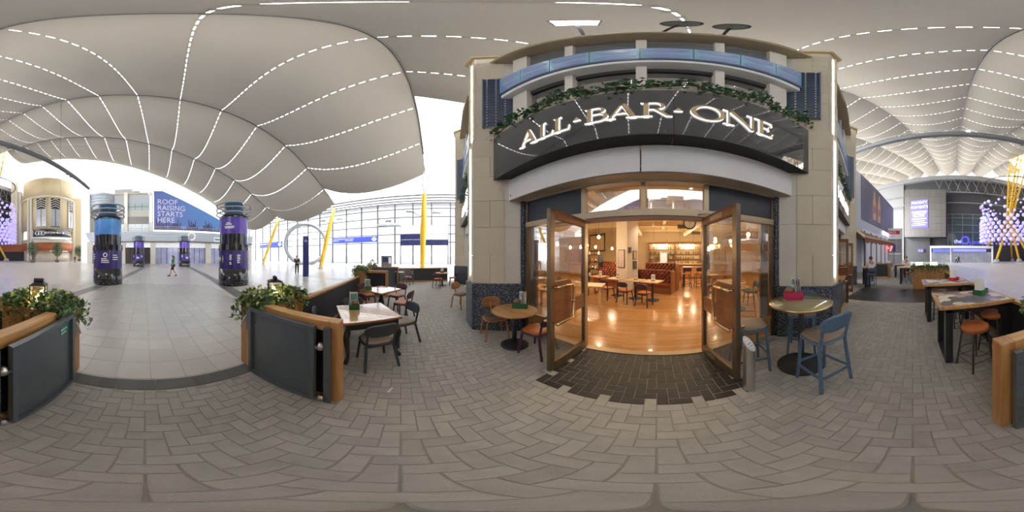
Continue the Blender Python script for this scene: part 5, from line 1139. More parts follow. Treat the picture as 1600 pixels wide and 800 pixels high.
# ---- white shopping building across the concourse
Y0 = -35.6
def fx(x): return 35.6 * tan(R((226 - x) * .225))
sb_ = thing('white_arcade_building', 'white arcade building with shopfronts and big billboard', 'building', (0, Y0, 0)); m_cw = mat('warm_white_render', (.50, .48, .43), .7, var=.05); m_rib = mat('pale_blue_grey_cladding', (.42, .46, .51), .45, var=.05); m_dk = mat('dark_shop_glass', (.03, .028, .035), .15, var=.4); m_pshop = mat('violet_shop_display', (.13, .14, .36), .25, var=.0, alt=(.5, .5, .62), scale=.6); m_win = mat('pale_window_glass', (.38, .47, .48), .15, var=.2)
MB().box(fx(390), fx(141), -8, 0, 4.3, 7.1).build('lintel_mass', m_cw, sb_)
XL = (141, 158, 192, 239, 325, 388); 
for x in XL: MB().box(fx(x + 4), fx(x - 4), -.6, .35, 0, 4.9).build('stone_column', m_cw, sb_)
for k, (a, b) in enumerate(((145, 154), (162, 188), (196, 235), (243, 321), (329, 384))):
    xa, xb = fx(b), fx(a); MB().box(xa, xb, -.5, .05, 3.6, 4.9).build('white_lintel', m_white, sb_); sf = MB().box(xa, xb, -1.2, -.6, 0, 3.6).build('shopfront', m_pshop if k >= 3 else m_dk, sb_); n = max(2, round((xb - xa) / 1.3))
    for i in range(n + 1): MB().box(xa + (xb - xa) * i / n - .04, xa + (xb - xa) * i / n + .04, -.6, -.5, 0, 3.6).build('shopfront_bar', m_dk if k >= 3 else mat('red_frame', (.25, .03, .04), .4), sf)
for i in range(5): MB().box(fx(392), fx(150), -.2, .55 + .1 * i, 4.95 + i * .42, 5.33 + i * .42).build('fascia_rib', m_rib, sb_)
MB().box(fx(392), fx(150), -.2, .95, 4.75, 4.95).build('fascia_shadow_strip', m_darksteel, sb_)
cx_ = fx(150); 
for i in range(5): MB().lathe([(0, 4.95 + i * .42), (4.2 + .1 * i, 4.95 + i * .42), (4.2 + .1 * i, 5.33 + i * .42), (0, 5.33 + i * .42)], 28, (cx_, -3.6, 0), smooth=False).build('curved_fascia_rib', m_rib, sb_)
MB().lathe([(3.4, 0), (3.4, 4.95)], 28, (cx_, -3.6, 0)).build('corner_drum', m_cw, sb_)
for zz in (7.4, 7.8, 8.15): MB().tube([(fx(388), .6, zz), (fx(150), .6, zz)], .035, 5).build('rail', m_white, sb_)
for i in range(22): x = fx(388) + (fx(150) - fx(388)) * i / 21; MB().bar((x, .6, 7.1), (x, .6, 8.15), .04, .04).build('rail_post', m_white, sb_)
MB().box(fx(240), fx(141), -8, -2.0, 7.1, 16.6).build('upper_wall', m_cw, sb_); MB().box(fx(141), fx(127.5), -6, .3, 0, 17.3).build('white_tower', m_white, sb_)
for i in range(6): MB().lathe([(0, 12.4 + i * .72), (3.2, 12.4 + i * .72), (3.2, 13.05 + i * .72), (0, 13.05 + i * .72)], 24, (fx(155), -2.6, 0), smooth=False).build('drum_band', m_rib, sb_)
for x in (169, 195.5, 236): MB().box(fx(x + 3), fx(x - 3), -2.1, -1.2, 7.1, 16.9).build('pilaster', m_stone_hi, sb_); MB().box(fx(x + 1), fx(x - .6), -1.22, -1.1, 9.5, 15.8).build('light_strip', glow('pilaster_glow', (1, .95, .75), 1.6), sb_)
for xa, xb in ((172, 192), (199, 233)):
    a, b = fx(xb), fx(xa); MB().box(a, b, -2.05, -1.9, 9.2, 10.9).build('dark_band', m_darksteel, sb_); MB().box(a, b, -2.05, -1.95, 14.4, 15.9).build('blue_grid_panel', m_rib, sb_)
    for z0, z1 in ((12.6, 14.2), (7.3, 9.1)):
        wn = MB().box(a, b, -2.05, -1.97, z0, z1).build('window', m_win, sb_)
        for i in range(4): x = a + (b - a) * i / 3; MB().box(x - .05, x + .05, -1.97, -1.9, z0, z1).build('window_bar', m_darksteel, wn)
        MB().box(a, b, -1.97, -1.9, (z0 + z1) / 2 - .04, (z0 + z1) / 2 + .04).build('window_bar', m_darksteel, wn)
MB().box(fx(232), fx(142), -8, -1.6, 16.6, 17.0).build('parapet', m_cw, sb_); MB().box(fx(205), fx(175), -7, -3, 17.0, 18.6).build('roof_plant', m_lgrey, sb_); MB().box(fx(218), fx(206), -6, -3, 17.0, 18.0).build('roof_plant', m_grey, sb_)
lettering('TERRACE', .55, mat('teal_letter', (.02, .22, .22), .5), MB().box(fx(345), fx(331.5), .96, 1.05, 5.0, 6.1).build('shop_sign', m_white, sb_), (fx(344.5) + .2, 0, 0), 0)
bpy.data.objects.remove([o for o in sb_.children if o.name.startswith('shop_sign')][0].children[0]); MB().box(fx(343), fx(333), 1.05, 1.07, 5.35, 5.7).build('sign_letters', MATS['teal_letter'], [o for o in sb_.children if o.name.startswith('shop_sign')][0])
o_ = poly_mesh('ring_logo', [circ(.95, 24), circ(.62, 24)], .05); place('ring_logo', o_, m_text_w, sb_, (fx(297.5), 1.0, 6.05)).rotation_euler = (R(90), 0, 0)
# billboard: printed sky and a crowd with raised hands
def grad_mat():
    m = bpy.data.materials.new('billboard_print'); nt, b = nodes_of(m); tc = nt.nodes.new('ShaderNodeTexCoord'); sx = nt.nodes.new('ShaderNodeSeparateXYZ'); lnk(nt, tc.outputs['Generated'], sx.inputs[0])
    f = mth(nt, 'ADD', mth(nt, 'MULTIPLY', sx.outputs[0], .55), mth(nt, 'MULTIPLY', mth(nt, 'SUBTRACT', 1., sx.outputs[2]), .65)); f = mth(nt, 'ADD', f, mth(nt, 'MULTIPLY', mth(nt, 'SUBTRACT', noise(nt, tc.outputs['Generated'], 4), .5), .2))
    lnk(nt, mixc(nt, f, (.085, .04, .22), (.10, .30, .62)), b.inputs['Base Color']); b.inputs['Roughness'].default_value = .5; return m
bb = thing('billboard', 'purple to blue billboard with white words and crowd silhouettes', 'billboard', (0, Y0 + .55, 0)); xr, xl = fx(346), fx(240)     # seen from the front the left edge has the larger x
def bx(t): return xl + (xr - xl) * t
bdm = poly_mesh('print', [[(0, 7.35), (xl - xr, 7.35), (xl - xr, 10.1), ((xl - xr) * .12, 16.5), (0, 16.5)]], .06); bd_ = place('print', bdm, grad_mat(), bb, (xl, 0, 0)); bd_.rotation_euler = (R(90), 0, R(180))
m_sil = mat('crowd_silhouette', (.045, .04, .12), .6, var=.2); cw = xl - xr; pts = [(0, 7.36)]; x = 0.
while x < cw - .1:
    h = 8.1 + .5 * sin(x * 1.7) + random.uniform(-.2, .25)
    if random.random() < .42: w_ = random.uniform(.12, .2); hh = h + random.uniform(.7, 1.9); l_ = random.uniform(-.2, .2); pts += [(x, h), (x + .05 + l_, hh), (x + .05 + l_ + w_, hh + .05), (x + .12 + w_, h)]; x += .25 + w_
    else: pts += [(x, h), (x + .12, h + .35), (x + .35, h + .4), (x + .5, h)]; x += .55
pts = [(min(px_, cw), min(py_, 9.9)) for px_, py_ in pts] + [(cw, 7.36)]
cr = place('crowd_print', poly_mesh('crowd_print', [pts], .004), m_sil, bb, (xl, .066, 0)); cr.rotation_euler = (R(90), 0, R(180))
lettering('ROOF\nRAISING\nSTARTS\nHERE', 1.66, mat('lilac_letter', (.62, .56, .72), .5), bb, (xl - .75, .075, 13.3), R(180), 'lettering', .006, 'LEFT', .86)

# ---- cream curved building with the deco windows
cb_c = at(75 + 1600, 54); CR = 8.6; cbd = thing('cream_drum_building', 'tall cream curved building with deco windows and black sign band', 'building', tuple(cb_c), 0); fa = atan2(-cb_c.y, -cb_c.x)
m_cr = mat('cream_render', (.50, .405, .25), .7, var=.06); m_crl = mat('pale_cream_trim', (.56, .52, .43), .6, var=.04); m_rust = mat('rust_orange_cladding', (.36, .10, .03), .6, var=.3, scale=1.5); m_deco = mat('deco_pane', (.34, .34, .36), .2, var=.3, scale=2)
def drum(name, r, z0, z1, m, a0=-100, a1=100, n=40, par=cbd): return MB().lathe([(r - .5, z0), (r, z0), (r, z1), (r - .5, z1)], n, a0=fa + R(a0), a1=fa + R(a1)).build(name, m, par)
drum('wall', CR, 9.2, 19.0, m_cr)
for k in range(9): drum('parapet_panel', CR - .4, 19.2, 25.6 - .0 * k, m_cr, -99 + k * 22, -77.4 + k * 22, 8)
drum('parapet_core', CR - .55, 19.2, 25.3, m_cr); drum('cornice', CR + .25, 18.9, 19.3, m_crl); sgb = drum('sign_band', CR + .5, 7.0, 9.2, m_adblack, -28, 46); drum('sign_shelf', CR + .8, 6.6, 7.0, m_white, -30, 48); drum('wall', CR - .2, 5.3, 6.6, m_crl); drum('rust_band', CR + .1, 3.1, 5.4, m_rust); drum('shopfront', CR - .8, 0, 3.1, mat('shopfront_panels', (.48, .42, .34), .4, var=.3, scale=.5))
for a in (-40, -33, 62, 70): MB().tube([(CR * 1.03 * cos(fa + R(a)), CR * 1.03 * sin(fa + R(a)), 0), (CR * 1.03 * cos(fa + R(a)), CR * 1.03 * sin(fa + R(a)), 18.9)], .42 if a < 0 else .25, 12).build('engaged_column', m_crl, cbd)
for a in (-13, 14, 52):
    Mx = Matrix.Rotation(fa + R(a), 4, 'Z') @ Matrix.Translation((CR + .03, 0, 0)); w = 1.45
    wn = MB().box(-.1, .06, -w, w, 9.9, 18.5, Mx).build('deco_window', m_dk, cbd)
    for s in (-1, 1): MB().box(.06, .09, *sorted((s * .12, s * (w - .1))), 10.1, 15.2, Mx).build('pane', m_deco, wn)
    for z in (15.6, 16.3, 17.0, 17.7):
        for s in (-1, 1): MB().bar(Mx @ Vector((.1, 0, z + .6)), Mx @ Vector((.1, s * (w - .05), z - .15)), .12, .14).build('chevron_bar', m_crl, wn)
    for y in (-w, 0, w): MB().box(.06, .16, y - .07, y + .07, 9.9, 18.5, Mx).build('window_bar', m_crl if y else m_darksteel, wn)
for i, (wd, a) in enumerate((('EAT.', 1), ('DRINK.', 11.5), ('ROCK.', 23.5), ('BOWL.', 34.5))):
    o = lettering(wd, .85, m_text_w, sgb, (0, 0, 0), 0, 'lettering', .02, 'CENTER'); t_ = fa + R(a); o.matrix_local = Matrix.Translation(((CR + .53) * cos(t_), (CR + .53) * sin(t_), 7.9)) @ Matrix.Rotation(t_ + R(90), 4, 'Z') @ Matrix.Rotation(R(90), 4, 'X')
for dx in (-.8, 0, .8):
    t_ = fa + R(-14) + dx / CR; o = place('script_badge', poly_mesh('script_badge', [circ(.62, 20), circ(.50, 20)], .02), m_text_w, sgb); o.matrix_local = Matrix.Translation(((CR + .53) * cos(t_), (CR + .53) * sin(t_), 8.1)) @ Matrix.Rotation(t_ + R(90), 4, 'Z') @ Matrix.Rotation(R(90), 4, 'X')
# stepped wing on its left, set-back wing on its right
Ml = Matrix.Rotation(fa + R(90), 4, 'Z')
for k, (y0, y1, z1) in enumerate(((-12.0, -9.8, 27.5), (-9.8, -8.6, 23.8), (-8.6, -7.9, 22.4))): MB().box(y0 * 1.0, y1, -8, 2.0 - k * .5, 5.4, z1, Ml @ Matrix.Rotation(R(180), 4, 'Z') @ Matrix.Scale(-1, 4, (1, 0, 0))).build('stepped_wing', m_crl, cbd)
MB().box(7.6, 15.0, -9, 0, 0, 22, Ml @ Matrix.Rotation(R(180), 4, 'Z') @ Matrix.Scale(-1, 4, (1, 0, 0))).build('set_back_wing', m_cr, cbd)
MB().box(-18, -7.9, -8, 1.4, 3.1, 5.4, Ml @ Matrix.Rotation(R(180), 4, 'Z') @ Matrix.Scale(-1, 4, (1, 0, 0))).build('rust_band', m_rust, cbd); MB().box(-18, -7.9, -8, .8, 0, 3.1, Ml @ Matrix.Rotation(R(180), 4, 'Z') @ Matrix.Scale(-1, 4, (1, 0, 0))).build('shopfront', m_dk, cbd)
def tree(label, loc, h, w):
    t = thing('potted_tree', label, 'tree', loc, random.random() * 6, 'trees by the cream building'); MB().lathe([(0, 0), (.5, 0), (.6, .7), (0, .7)], 16).build('pot', m_darksteel, t); MB().tube([(0, 0, .6), (.08, 0, h * .3), (-.05, .05, h * .55), (0, 0, h * .9)], [.12, .1, .07, .03], 8).build('trunk', m_stem, t)
    ms = [MB(), MB()]
    for i in range(1500):
        a, b = random.uniform(0, 2 * pi), random.uniform(-1, 1); rr_ = random.random() ** .45; p = Vector((w * rr_ * cos(a) * sqrt(1 - b * b), w * rr_ * sin(a) * sqrt(1 - b * b), h * .62 + h * .36 * b * rr_)); leaf_into(ms[i % 2], p, random.uniform(.16, .3), rnd_rot())
    m_t = [mat('tree_leaf_grey', (.10, .15, .08), .6, var=.3, rnd=.3), mat('tree_leaf_olive', (.16, .21, .11), .6, var=.3, rnd=.3)]
    for k in (0, 1): tag(ms[k].build('leaves', m_t[k], t), kind='stuff')
tree('leafy potted tree left of the black sign band', tuple(at(51 + 1600, 43)), 5.6, 1.7); tree('leafy potted tree under the right end of the black sign band', tuple(at(89.5 + 1600, 43.5)), 5.6, 1.5); tree('leafy tree in the gap left of the white tower', tuple(at(124 + 1600, 52)), 5.2, 1.6)

# ---- hanging globe sculpture around the yellow mast
sc0 = at(1578, 43); gl = thing('globe_chandelier', 'cylinder of glowing lavender globes hung around the yellow mast', 'light sculpture', tuple(sc0)); gm = MB().sphere((0, 0, 0), .44, 16, 10).mesh('globe'); m_globe = glow('lavender_globe', (.46, .40, .88), .25); m_globe2 = glow('pale_blue_globe', (.35, .6, .9), .3)
gm.materials.append(m_globe); gm2 = gm.copy(); gm2.materials.clear(); gm2.materials.append(m_globe2); cnt = 0; RC = 7.6; NC = 34
for j in range(16):
    z = 5.4 + j * .93; pr_ = 1. if j < 5 else max(.10, .8 - (j - 5) * .085)
    for i in range(NC):
        a = 2 * pi * (i + .5 * (j % 2)) / NC
        if random.random() > pr_ or cnt > 296: continue
        o = place('globe', gm2 if random.random() < .02 else gm, None, gl, (RC * cos(a), RC * sin(a), z + (random.uniform(-.25, .25) if j > 5 else 0))); s_ = 1. if j < 7 else random.uniform(.5, 1.); o.scale = (s_,) * 3; cnt += 1
MB().tube([(RC * 1.02 * cos(2 * pi * i / 60), RC * 1.02 * sin(2 * pi * i / 60), 20.5) for i in range(60)], .14, 6, closed=True).build('top_ring', m_darksteel, gl)
for i in range(NC): a = 2 * pi * i / NC; MB().tube([(RC * cos(a), RC * sin(a), 20.5), (RC * cos(a), RC * sin(a), 5.4)], .012, 3).build('hanging_wire', m_darksteel, gl)
mast = thing('yellow_mast', 'giant yellow lattice mast on splayed legs rising through the roof', 'mast', (36.2, -24.4, 0)); foot = Vector((0, 0, 11.5)); topm = Vector((1.6, -6.8, 47))
for x, y in ((43.97, -18.0), (33.84, -19.1), (34.2, -26.2), (35.64, -31.4), (43.0, -30.)):
    b_ = Vector((x - 36.2, y + 24.4, 0)); lg = MB().tube([b_ + Vector((0, 0, .6)), foot], [.30, .34], 12).build('leg', m_yellow, mast); MB().lathe([(0, 0), (.9, 0), (.6, .9), (0, 1.0)], 14, tuple(b_)).build('foot', m_grey, lg)
dv = (topm - foot); N = 14; cor = []
for i in range(N + 1):
    t = i / N; c = foot + dv * t; w = .5 + 1.15 * min(1, t * 2.2); cor.append([c + Vector((sx * w, sy * w, 0)) for sx, sy in ((-1, -1), (1, -1), (1, 1), (-1, 1))])
for k in range(4): MB().tube([cor[i][k] for i in range(N + 1)], .22, 8).build('chord', m_yellow, mast)
for i in range(1, N + 1):
    for k in range(4): MB().bar(cor[i][k], cor[i][(k + 1) % 4], .16, .16).build('rung', m_yellow, mast)
    for k in range(4): MB().bar(cor[i - 1][k], cor[i][(k + 1) % 4], .12, .12).build('brace', m_yellow, mast)
# ---- curved lighting gantry
ga = thing('lighting_gantry', 'long curved grey tubular gantry crossing high over the concourse', 'gantry', (0, 0, 0)); MB().tube([ring_pt(131.5, 155 + i * .5, 16.1) for i in range(46)], .36, 12).build('main_tube', mat('dark_grey_gantry', (.13, .135, .14), .5, .2), ga)
MB().tube([ring_pt(131.5, 155 + i * .5, 16.9) for i in range(46)], .04, 6).build('handrail', m_grey, ga)
for i in range(45): a = 155 + i * .5; MB().bar(ring_pt(131.5, a, 16.3), ring_pt(131.5, a, 16.9), .04, .04).build('stanchion', m_grey, ga)
for i, a in enumerate((164.1, 164.8, 168.9, 169.5, 174.5, 175)): MB().lathe([(0, 0), (.22, 0), (.30, .5), (0, .5)], 12).xform(Matrix.Translation(ring_pt(131.0, a, 16.4)) @ Matrix.Rotation(R(60), 4, 'Y')).build('stage_light', m_black, ga)
p_ = ring_pt(131.2, 166.2, 16.7); MB().sphere(p_, .28, 10, 8).build('lit_spotlight', glow('spot_white', (1, 1, 1), 14.), ga)

# ---- arena
ar = thing('arena_building', 'dark curved arena with metal screen box and glazed entrance', 'building', (0, 0, 0)); m_ad = mat('arena_dark_cladding', (.05, .05, .055), .5, var=.3, scale=.2); m_agrey = mat('arena_grey_cladding', (.25, .25, .255), .45, var=.06); m_mesh = mat('bronze_grey_metal_panel', (.13, .12, .112), .4, .4, var=.08, rnd=.06); m_agl = mat('arena_dark_glass', (.05, .075, .08), .12, var=.3, scale=.3)
aL, aR = ang(1366, 100), ang(1640, 100)
if aR < aL: aL, aR = aR, aL
arc_wall(MB(), 100, 150, 205, 0, 25.2, .5, 60).build('drum_wall', m_ad, ar); arc_wall(MB(), 101.2, 148, 205, 25.0, 26.5, 2., 60).build('roof_edge', m_agrey, ar)
for r_, z_ in ((101.5, 20.5), (101.9, 17.0)): MB().tube([ring_pt(r_, 152 + i, z_) for i in range(40)], .16, 6).build('truss_tube', m_agrey, ar)
for i in range(18): MB().bar(ring_pt(101.5, 163 + i * 1.5, 20.5), ring_pt(101.0, 163.8 + i * 1.5, 25), .12, .12).build('truss_brace', m_agrey, ar); MB().bar(ring_pt(101.5, 163.7 + i * 1.5, 20.5), ring_pt(101.0, 162.6 + i * 1.5, 25), .12, .12).build('truss_brace', m_agrey, ar)
def aseg(name, x0, x1, r, y0, y1, m, par=ar, th=.4, n=6):
    a0, a1 = ang(x0, r), ang(x1, r); d = on_ring((x0 + x1) / 2, r).length; mb = arc_wall(MB(), r, a0, a1, max(0, zpx(y1, d)), zpx(y0, d), th, n); return mb.build(name, m, par)
aseg('grey_wall', 1366, 1412, 100.6, 293, 412, m_agrey); aseg('dark_base', 1418, 1453, 101.5, 371, 412, m_ad, th=1.2)
for i in range(8):                                                          # metal box built of panels
    for j in range(7):
        x0, x1 = 1413 + i * 8.125, 1413 + (i + 1) * 8.125; y0, y1 = 296 + j * 10.6, 296 + (j + 1) * 10.6; aseg('metal_panel', x0 + .06, x1 - .06, 105, y0 + .08, y1 - .08, m_mesh, th=.3, n=1)
aseg('box_core', 1413, 1478, 104.7, 296, 370, m_ad, th=4)
sl_ = aseg('led_screen', 1423, 1450, 105.25, 312.5, 356, glow('led_lavender', (.14, .12, .60), .35), th=.15)
m_led = glow('led_white', (.75, .72, 1), .55); A0, A1 = ang(1423, 105.3), ang(1450, 105.3); dS = on_ring(1436, 105).length
def on_screen(body, size, ypx): 
    a = (A0 + A1) / 2; o = lettering(body, size, m_led, sl_, (0, 0, 0), 0, 'lettering', .01, 'CENTER'); o.matrix_local = Matrix.Translation(ring_pt(105.35, a, zpx(ypx, dS))) @ Matrix.Rotation(R(a + 90), 4, 'Z') @ Matrix.Rotation(R(90), 4, 'X')
on_screen('PRIORITY', 1.02, 319); on_screen('MOMENTS', 1.02, 326)
for k, y in enumerate((330, 333.5, 337, 341, 345, 348, 351)):
    x0 = 1425 + (k % 3); aseg('text_line', x0, 1448 - (k * 2) % 5, 105.33, y, y + (1.9 if k < 4 else 1.1), m_led, sl_, .06, 2)
cw_ = aseg('curtain_glass', 1478, 1560, 100.4, 334, 385, m_agl)
for x in (1481, 1488, 1504, 1520, 1536, 1552): aseg('mullion', x - .35, x + .35, 100.7, 334, 385, m_agrey, cw_, .2, 1)
for y in (335, 341, 352, 363): aseg('transom_bar', 1478, 1560, 100.75, y - .4, y + .4, m_agrey, cw_, .2, 8)
cn = aseg('entrance_canopy', 1453, 1552, 106, 384, 387.5, m_white, th=4); 
aseg('blue_lit_band', 1457, 1484, 105.6, 389, 393.5, glow('blue_band', (.10, .12, .6), .4), cn, .3); aseg('blue_lit_band', 1488, 1541, 105.6, 388.8, 393.2, glow('blue_band2', (.2, .22, .9), .5), cn, .3)
for x in (1454, 1485.5, 1551): aseg('canopy_post', x - .9, x + .9, 106, 386, 412, m_white, cn, .6, 1)
eg = aseg('entrance_glass', 1455, 1551, 104.6, 393.5, 412, mat('pale_lobby_glass', (.40, .42, .44), .15, var=.35, scale=.6), cn, .1, 10)
for i in range(16): aseg('door_bar', 1456 + i * 6.2, 1456.5 + i * 6.2, 104.8, 393.5, 412, m_grey, eg, .1, 1)
m_o2 = glow('blue_neon', (.04, .04, .55), .9); a = ang(1508, 104); dO = on_ring(1508, 104).length
o = place('ring_letter', poly_mesh('ring_letter', [circ(1.12, 32), circ(.72, 32)], .15), m_o2, ar); o.matrix_local = Matrix.Translation(ring_pt(104.2, a, zpx(375.5, dO))) @ Matrix.Rotation(R(a + 90), 4, 'Z') @ Matrix.Rotation(R(90), 4, 'X')
def neon(body, xpx, ypx, size, m=m_o2):
    a = ang(xpx, 104); o = lettering(body, size, m, ar, (0, 0, 0), 0, 'lettering', .1, 'CENTER'); o.matrix_local = Matrix.Translation(ring_pt(104.2, a, zpx(ypx, dO))) @ Matrix.Rotation(R(a + 90), 4, 'Z') @ Matrix.Rotation(R(90), 4, 'X')
neon('the', 1496.5, 380, 1.5, glow('blue_neon_bright', (.3, .3, .95), 1.0)); neon('2', 1516, 383.5, 1.3); neon('arena', 1529, 381, 1.5)
wa = aseg('way_sign', 1434, 1443, 102.2, 389, 394, glow('sign_violet', (.10, .06, .30), .5), th=.1, n=1); a = ang(1438.5, 102.3); o = lettering('< A', .85, m_text_w, wa, (0, 0, 0), 0, 'lettering', .02, 'CENTER'); o.matrix_local = Matrix.Translation(ring_pt(102.35, a, zpx(393.4, on_ring(1438, 102).length))) @ Matrix.Rotation(R(a + 90), 4, 'Z') @ Matrix.Rotation(R(90), 4, 'X')
# ---- neighbours along the right
nb = thing('neighbour_building', 'neighbouring building with a dark bottle advertisement on its upper wall', 'building', (0, 0, 0)); A_, B_ = at(1346, 17.0), at(1396, 31.0); dr = (B_ - A_).normalized(); nn = Vector((-dr.y, dr.x, 0)); nn = nn if nn.y > 0 else -nn
def nbox(name, t0, t1, o0, o1, z0, z1, m, par=nb):
    q = [A_ + dr * t0 + nn * o0, A_ + dr * t1 + nn * o0, A_ + dr * t1 + nn * o1, A_ + dr * t0 + nn * o1]; return MB().prism([(p.x, p.y) for p in q], z0, z1).build(name, m, par)
LN_ = (B_ - A_).length; nbox('wall', -5, LN_, .05, 6, 0, 11.0, m_rib); ad = nbox('advert_print', 0, LN_, 0, .05, 5.6, 11.0, mat('dark_advert_print', (.05, .05, .08), .5, var=0, alt=(.20, .19, .24), scale=.35)); m_bot = mat('golden_bottle_print', (.50, .32, .16), .5, var=.3, scale=2)
def flat(pts, name, m, par, off): 
    q = [A_ + dr * u - nn * off for u, z in pts]; MB().add([(p.x, p.y, z) for p, (u, z) in zip(q, pts)] + [(p.x + nn.x * .02, p.y + nn.y * .02, z) for p, (u, z) in zip(q, pts)], [tuple(range(len(pts))), tuple(range(2 * len(pts) - 1, len(pts) - 1, -1))]).build(name, m, par)
for u in (3.4, 5.3): flat([(u, 6.3), (u + 1.15, 6.3), (u + 1.2, 8.6), (u + .95, 9.4), (u + .85, 10.3), (u + .35, 10.3), (u + .25, 9.4), (u, 8.6)], 'bottle_print', m_bot, ad, .02); flat([(u + .1, 7.2), (u + 1.05, 7.2), (u + 1.05, 8.2), (u + .1, 8.2)], 'label_print', mat('bottle_label_print', (.42, .12, .08), .5), ad, .03)
for k in range(5): nbox('lit_letter_block', 7.5 + k * 1.4, 8.4 + k * 1.4, -.15, 0, 4.9, 5.4, glow('violet_lit_sign', (.75, .72, 1.), 1.6))
nbox('white_shopfront', 0, LN_, -.05, .1, .0, 4.6, mat('white_display', (.62, .64, .68), .4, var=.15, scale=.8))
for k in range(7): nbox('shop_mullion', .5 + k * 2, .7 + k * 2, -.12, .0, 0, 4.4, m_darksteel)
aw = thing('brown_awning', 'brown fabric awning sloping over the neighbouring terrace', 'awning', (0, 0, 0)); P1, P2 = at(1347, 12.2), at(1348, 17.5); F1, F2 = at(1352, 11.5), at(1397, 17.2)
m_awn = mat('brown_awning_cloth', (.20, .085, .04), .8, var=.12); m_awn2 = mat('pale_awning_top', (.46, .33, .24), .8, var=.1)
T_ = [Vector((P1.x, P1.y + .6, 3.75)), Vector((P2.x + 1, P2.y + 1.2, 3.75)), Vector((F2.x, F2.y, 3.05)), Vector((F1.x, F1.y, 3.0))]
MB().add([tuple(v) for v in T_] + [tuple(v - Vector((0, 0, .04))) for v in T_], [(0, 1, 2, 3), (7, 6, 5, 4), (0, 3, 7, 4), (1, 5, 6, 2)]).build('canopy_cloth', m_awn, aw); n_ = 9
for a_, b_ in ((T_[0], T_[3]), (T_[3], T_[2])): MB().bar(a_ + Vector((0, 0, .06)), b_ + Vector((0, 0, .06)), .12, .16).build('edge_beam', m_awn2, aw)
v_ = MB()
for i in range(n_):
    a_, b_ = T_[3].lerp(T_[2], i / n_), T_[3].lerp(T_[2], (i + 1) / n_); v_.add([tuple(a_), tuple(b_), tuple(b_ - Vector((0, 0, .30))), tuple((a_ + b_) / 2 - Vector((0, 0, .42))), tuple(a_ - Vector((0, 0, .30)))], [(0, 1, 2, 3, 4)])
v_.build('valance', m_awn, aw)
for p in (T_[2], T_[3]): MB().bar((p.x, p.y, 0), (p.x, p.y, p.z), .06, .06).build('awning_post', m_darksteel, aw)
ks = thing('white_sports_kiosk', 'white shop kiosk with red neon and sports sign', 'kiosk', tuple(at(1388, 27)), -az_of(1388) - R(2)); W2 = 2.35
MB().box(-W2, W2, 0, 4, 0, 6.3).build('body', m_white, ks); MB().box(-W2 + .3, W2 - .25, -.06, 0, 2.2, 4.5).build('upper_window', mat('kiosk_window', (.25, .22, .26), .2, var=.6, scale=1), ks); MB().box(-W2 + .3, W2 - .25, -.06, 0, .1, 1.9).build('lower_window', mat('kiosk_window_low', (.42, .45, .47), .2, var=.4, scale=.8), ks)
sg_ = MB().box(-1.9, -.6, -.08, 0, 5.3, 5.9).build('blue_sign', mat('sky_blue_sign', (.02, .03, .22), .4), ks); lettering('sky', .5, m_text_w, sg_, (-1.7, -.1, 5.45), 0); sr = MB().box(-.6, 1.9, -.08, 0, 5.3, 5.9).build('red_sign', mat('red_sign', (.52, .02, .03), .4), ks); lettering('SPORTS', .5, m_text_w, sr, (-.45, -.1, 5.42), 0); lettering('Your home of sport', .36, m_darksteel, ks, (-1.8, -.05, 4.85), 0)
lettering('sky', 1.7, glow('red_neon', (1, .08, .10), 3.), ks, (-1.3, -.12, 2.9), 0, 'neon_letters', .05); MB().box(-1.6, -.9, -.09, -.06, .3, 1.6).build('green_poster', mat('green_poster', (.05, .35, .05), .5), ks); MB().box(.6, 1.2, -.09, -.06, 2.4, 3.6).build('blue_poster', MATS['sky_blue_sign'], ks)
for x in (-W2 + .25, -.6, .7, W2 - .2): MB().box(x - .05, x + .05, -.12, -.04, 0, 4.5).build('mullion', m_grey, ks)
MB().box(-.35, .35, -.12, 0, 0, .9).build('counter', m_white, ks)
# ================================================================ PEOPLE
m_skin = mat('skin', (.48, .29, .20), .5, var=.08); m_hair = mat('dark_hair', (.03, .02, .015), .6); m_hair2 = mat('brown_hair', (.12, .07, .04), .6)
def skin_obj(name, V, E, rad, m, parent, root=0, sub=2):
    me = bpy.data.meshes.new(name); me.from_pydata(V, E, []); me.update(); o = bpy.data.objects.new(name, me); COL.objects.link(o); o.parent = parent; me.materials.append(m)
    sk = o.modifiers.new('skin', 'SKIN'); sk.use_smooth_shade = True; lay = me.skin_vertices[0] if me.skin_vertices else None
    if lay is None:
        bm = bmesh.new(); bm.from_mesh(me); bm.verts.layers.skin.verify(); bm.to_mesh(me); bm.free(); lay = me.skin_vertices[0]
    for i, r in enumerate(rad): lay.data[i].radius = r if isinstance(r, tuple) else (r, r); lay.data[i].use_root = (i == root)
    s = o.modifiers.new('smooth', 'SUBSURF'); s.levels = s.render_levels = sub; return o
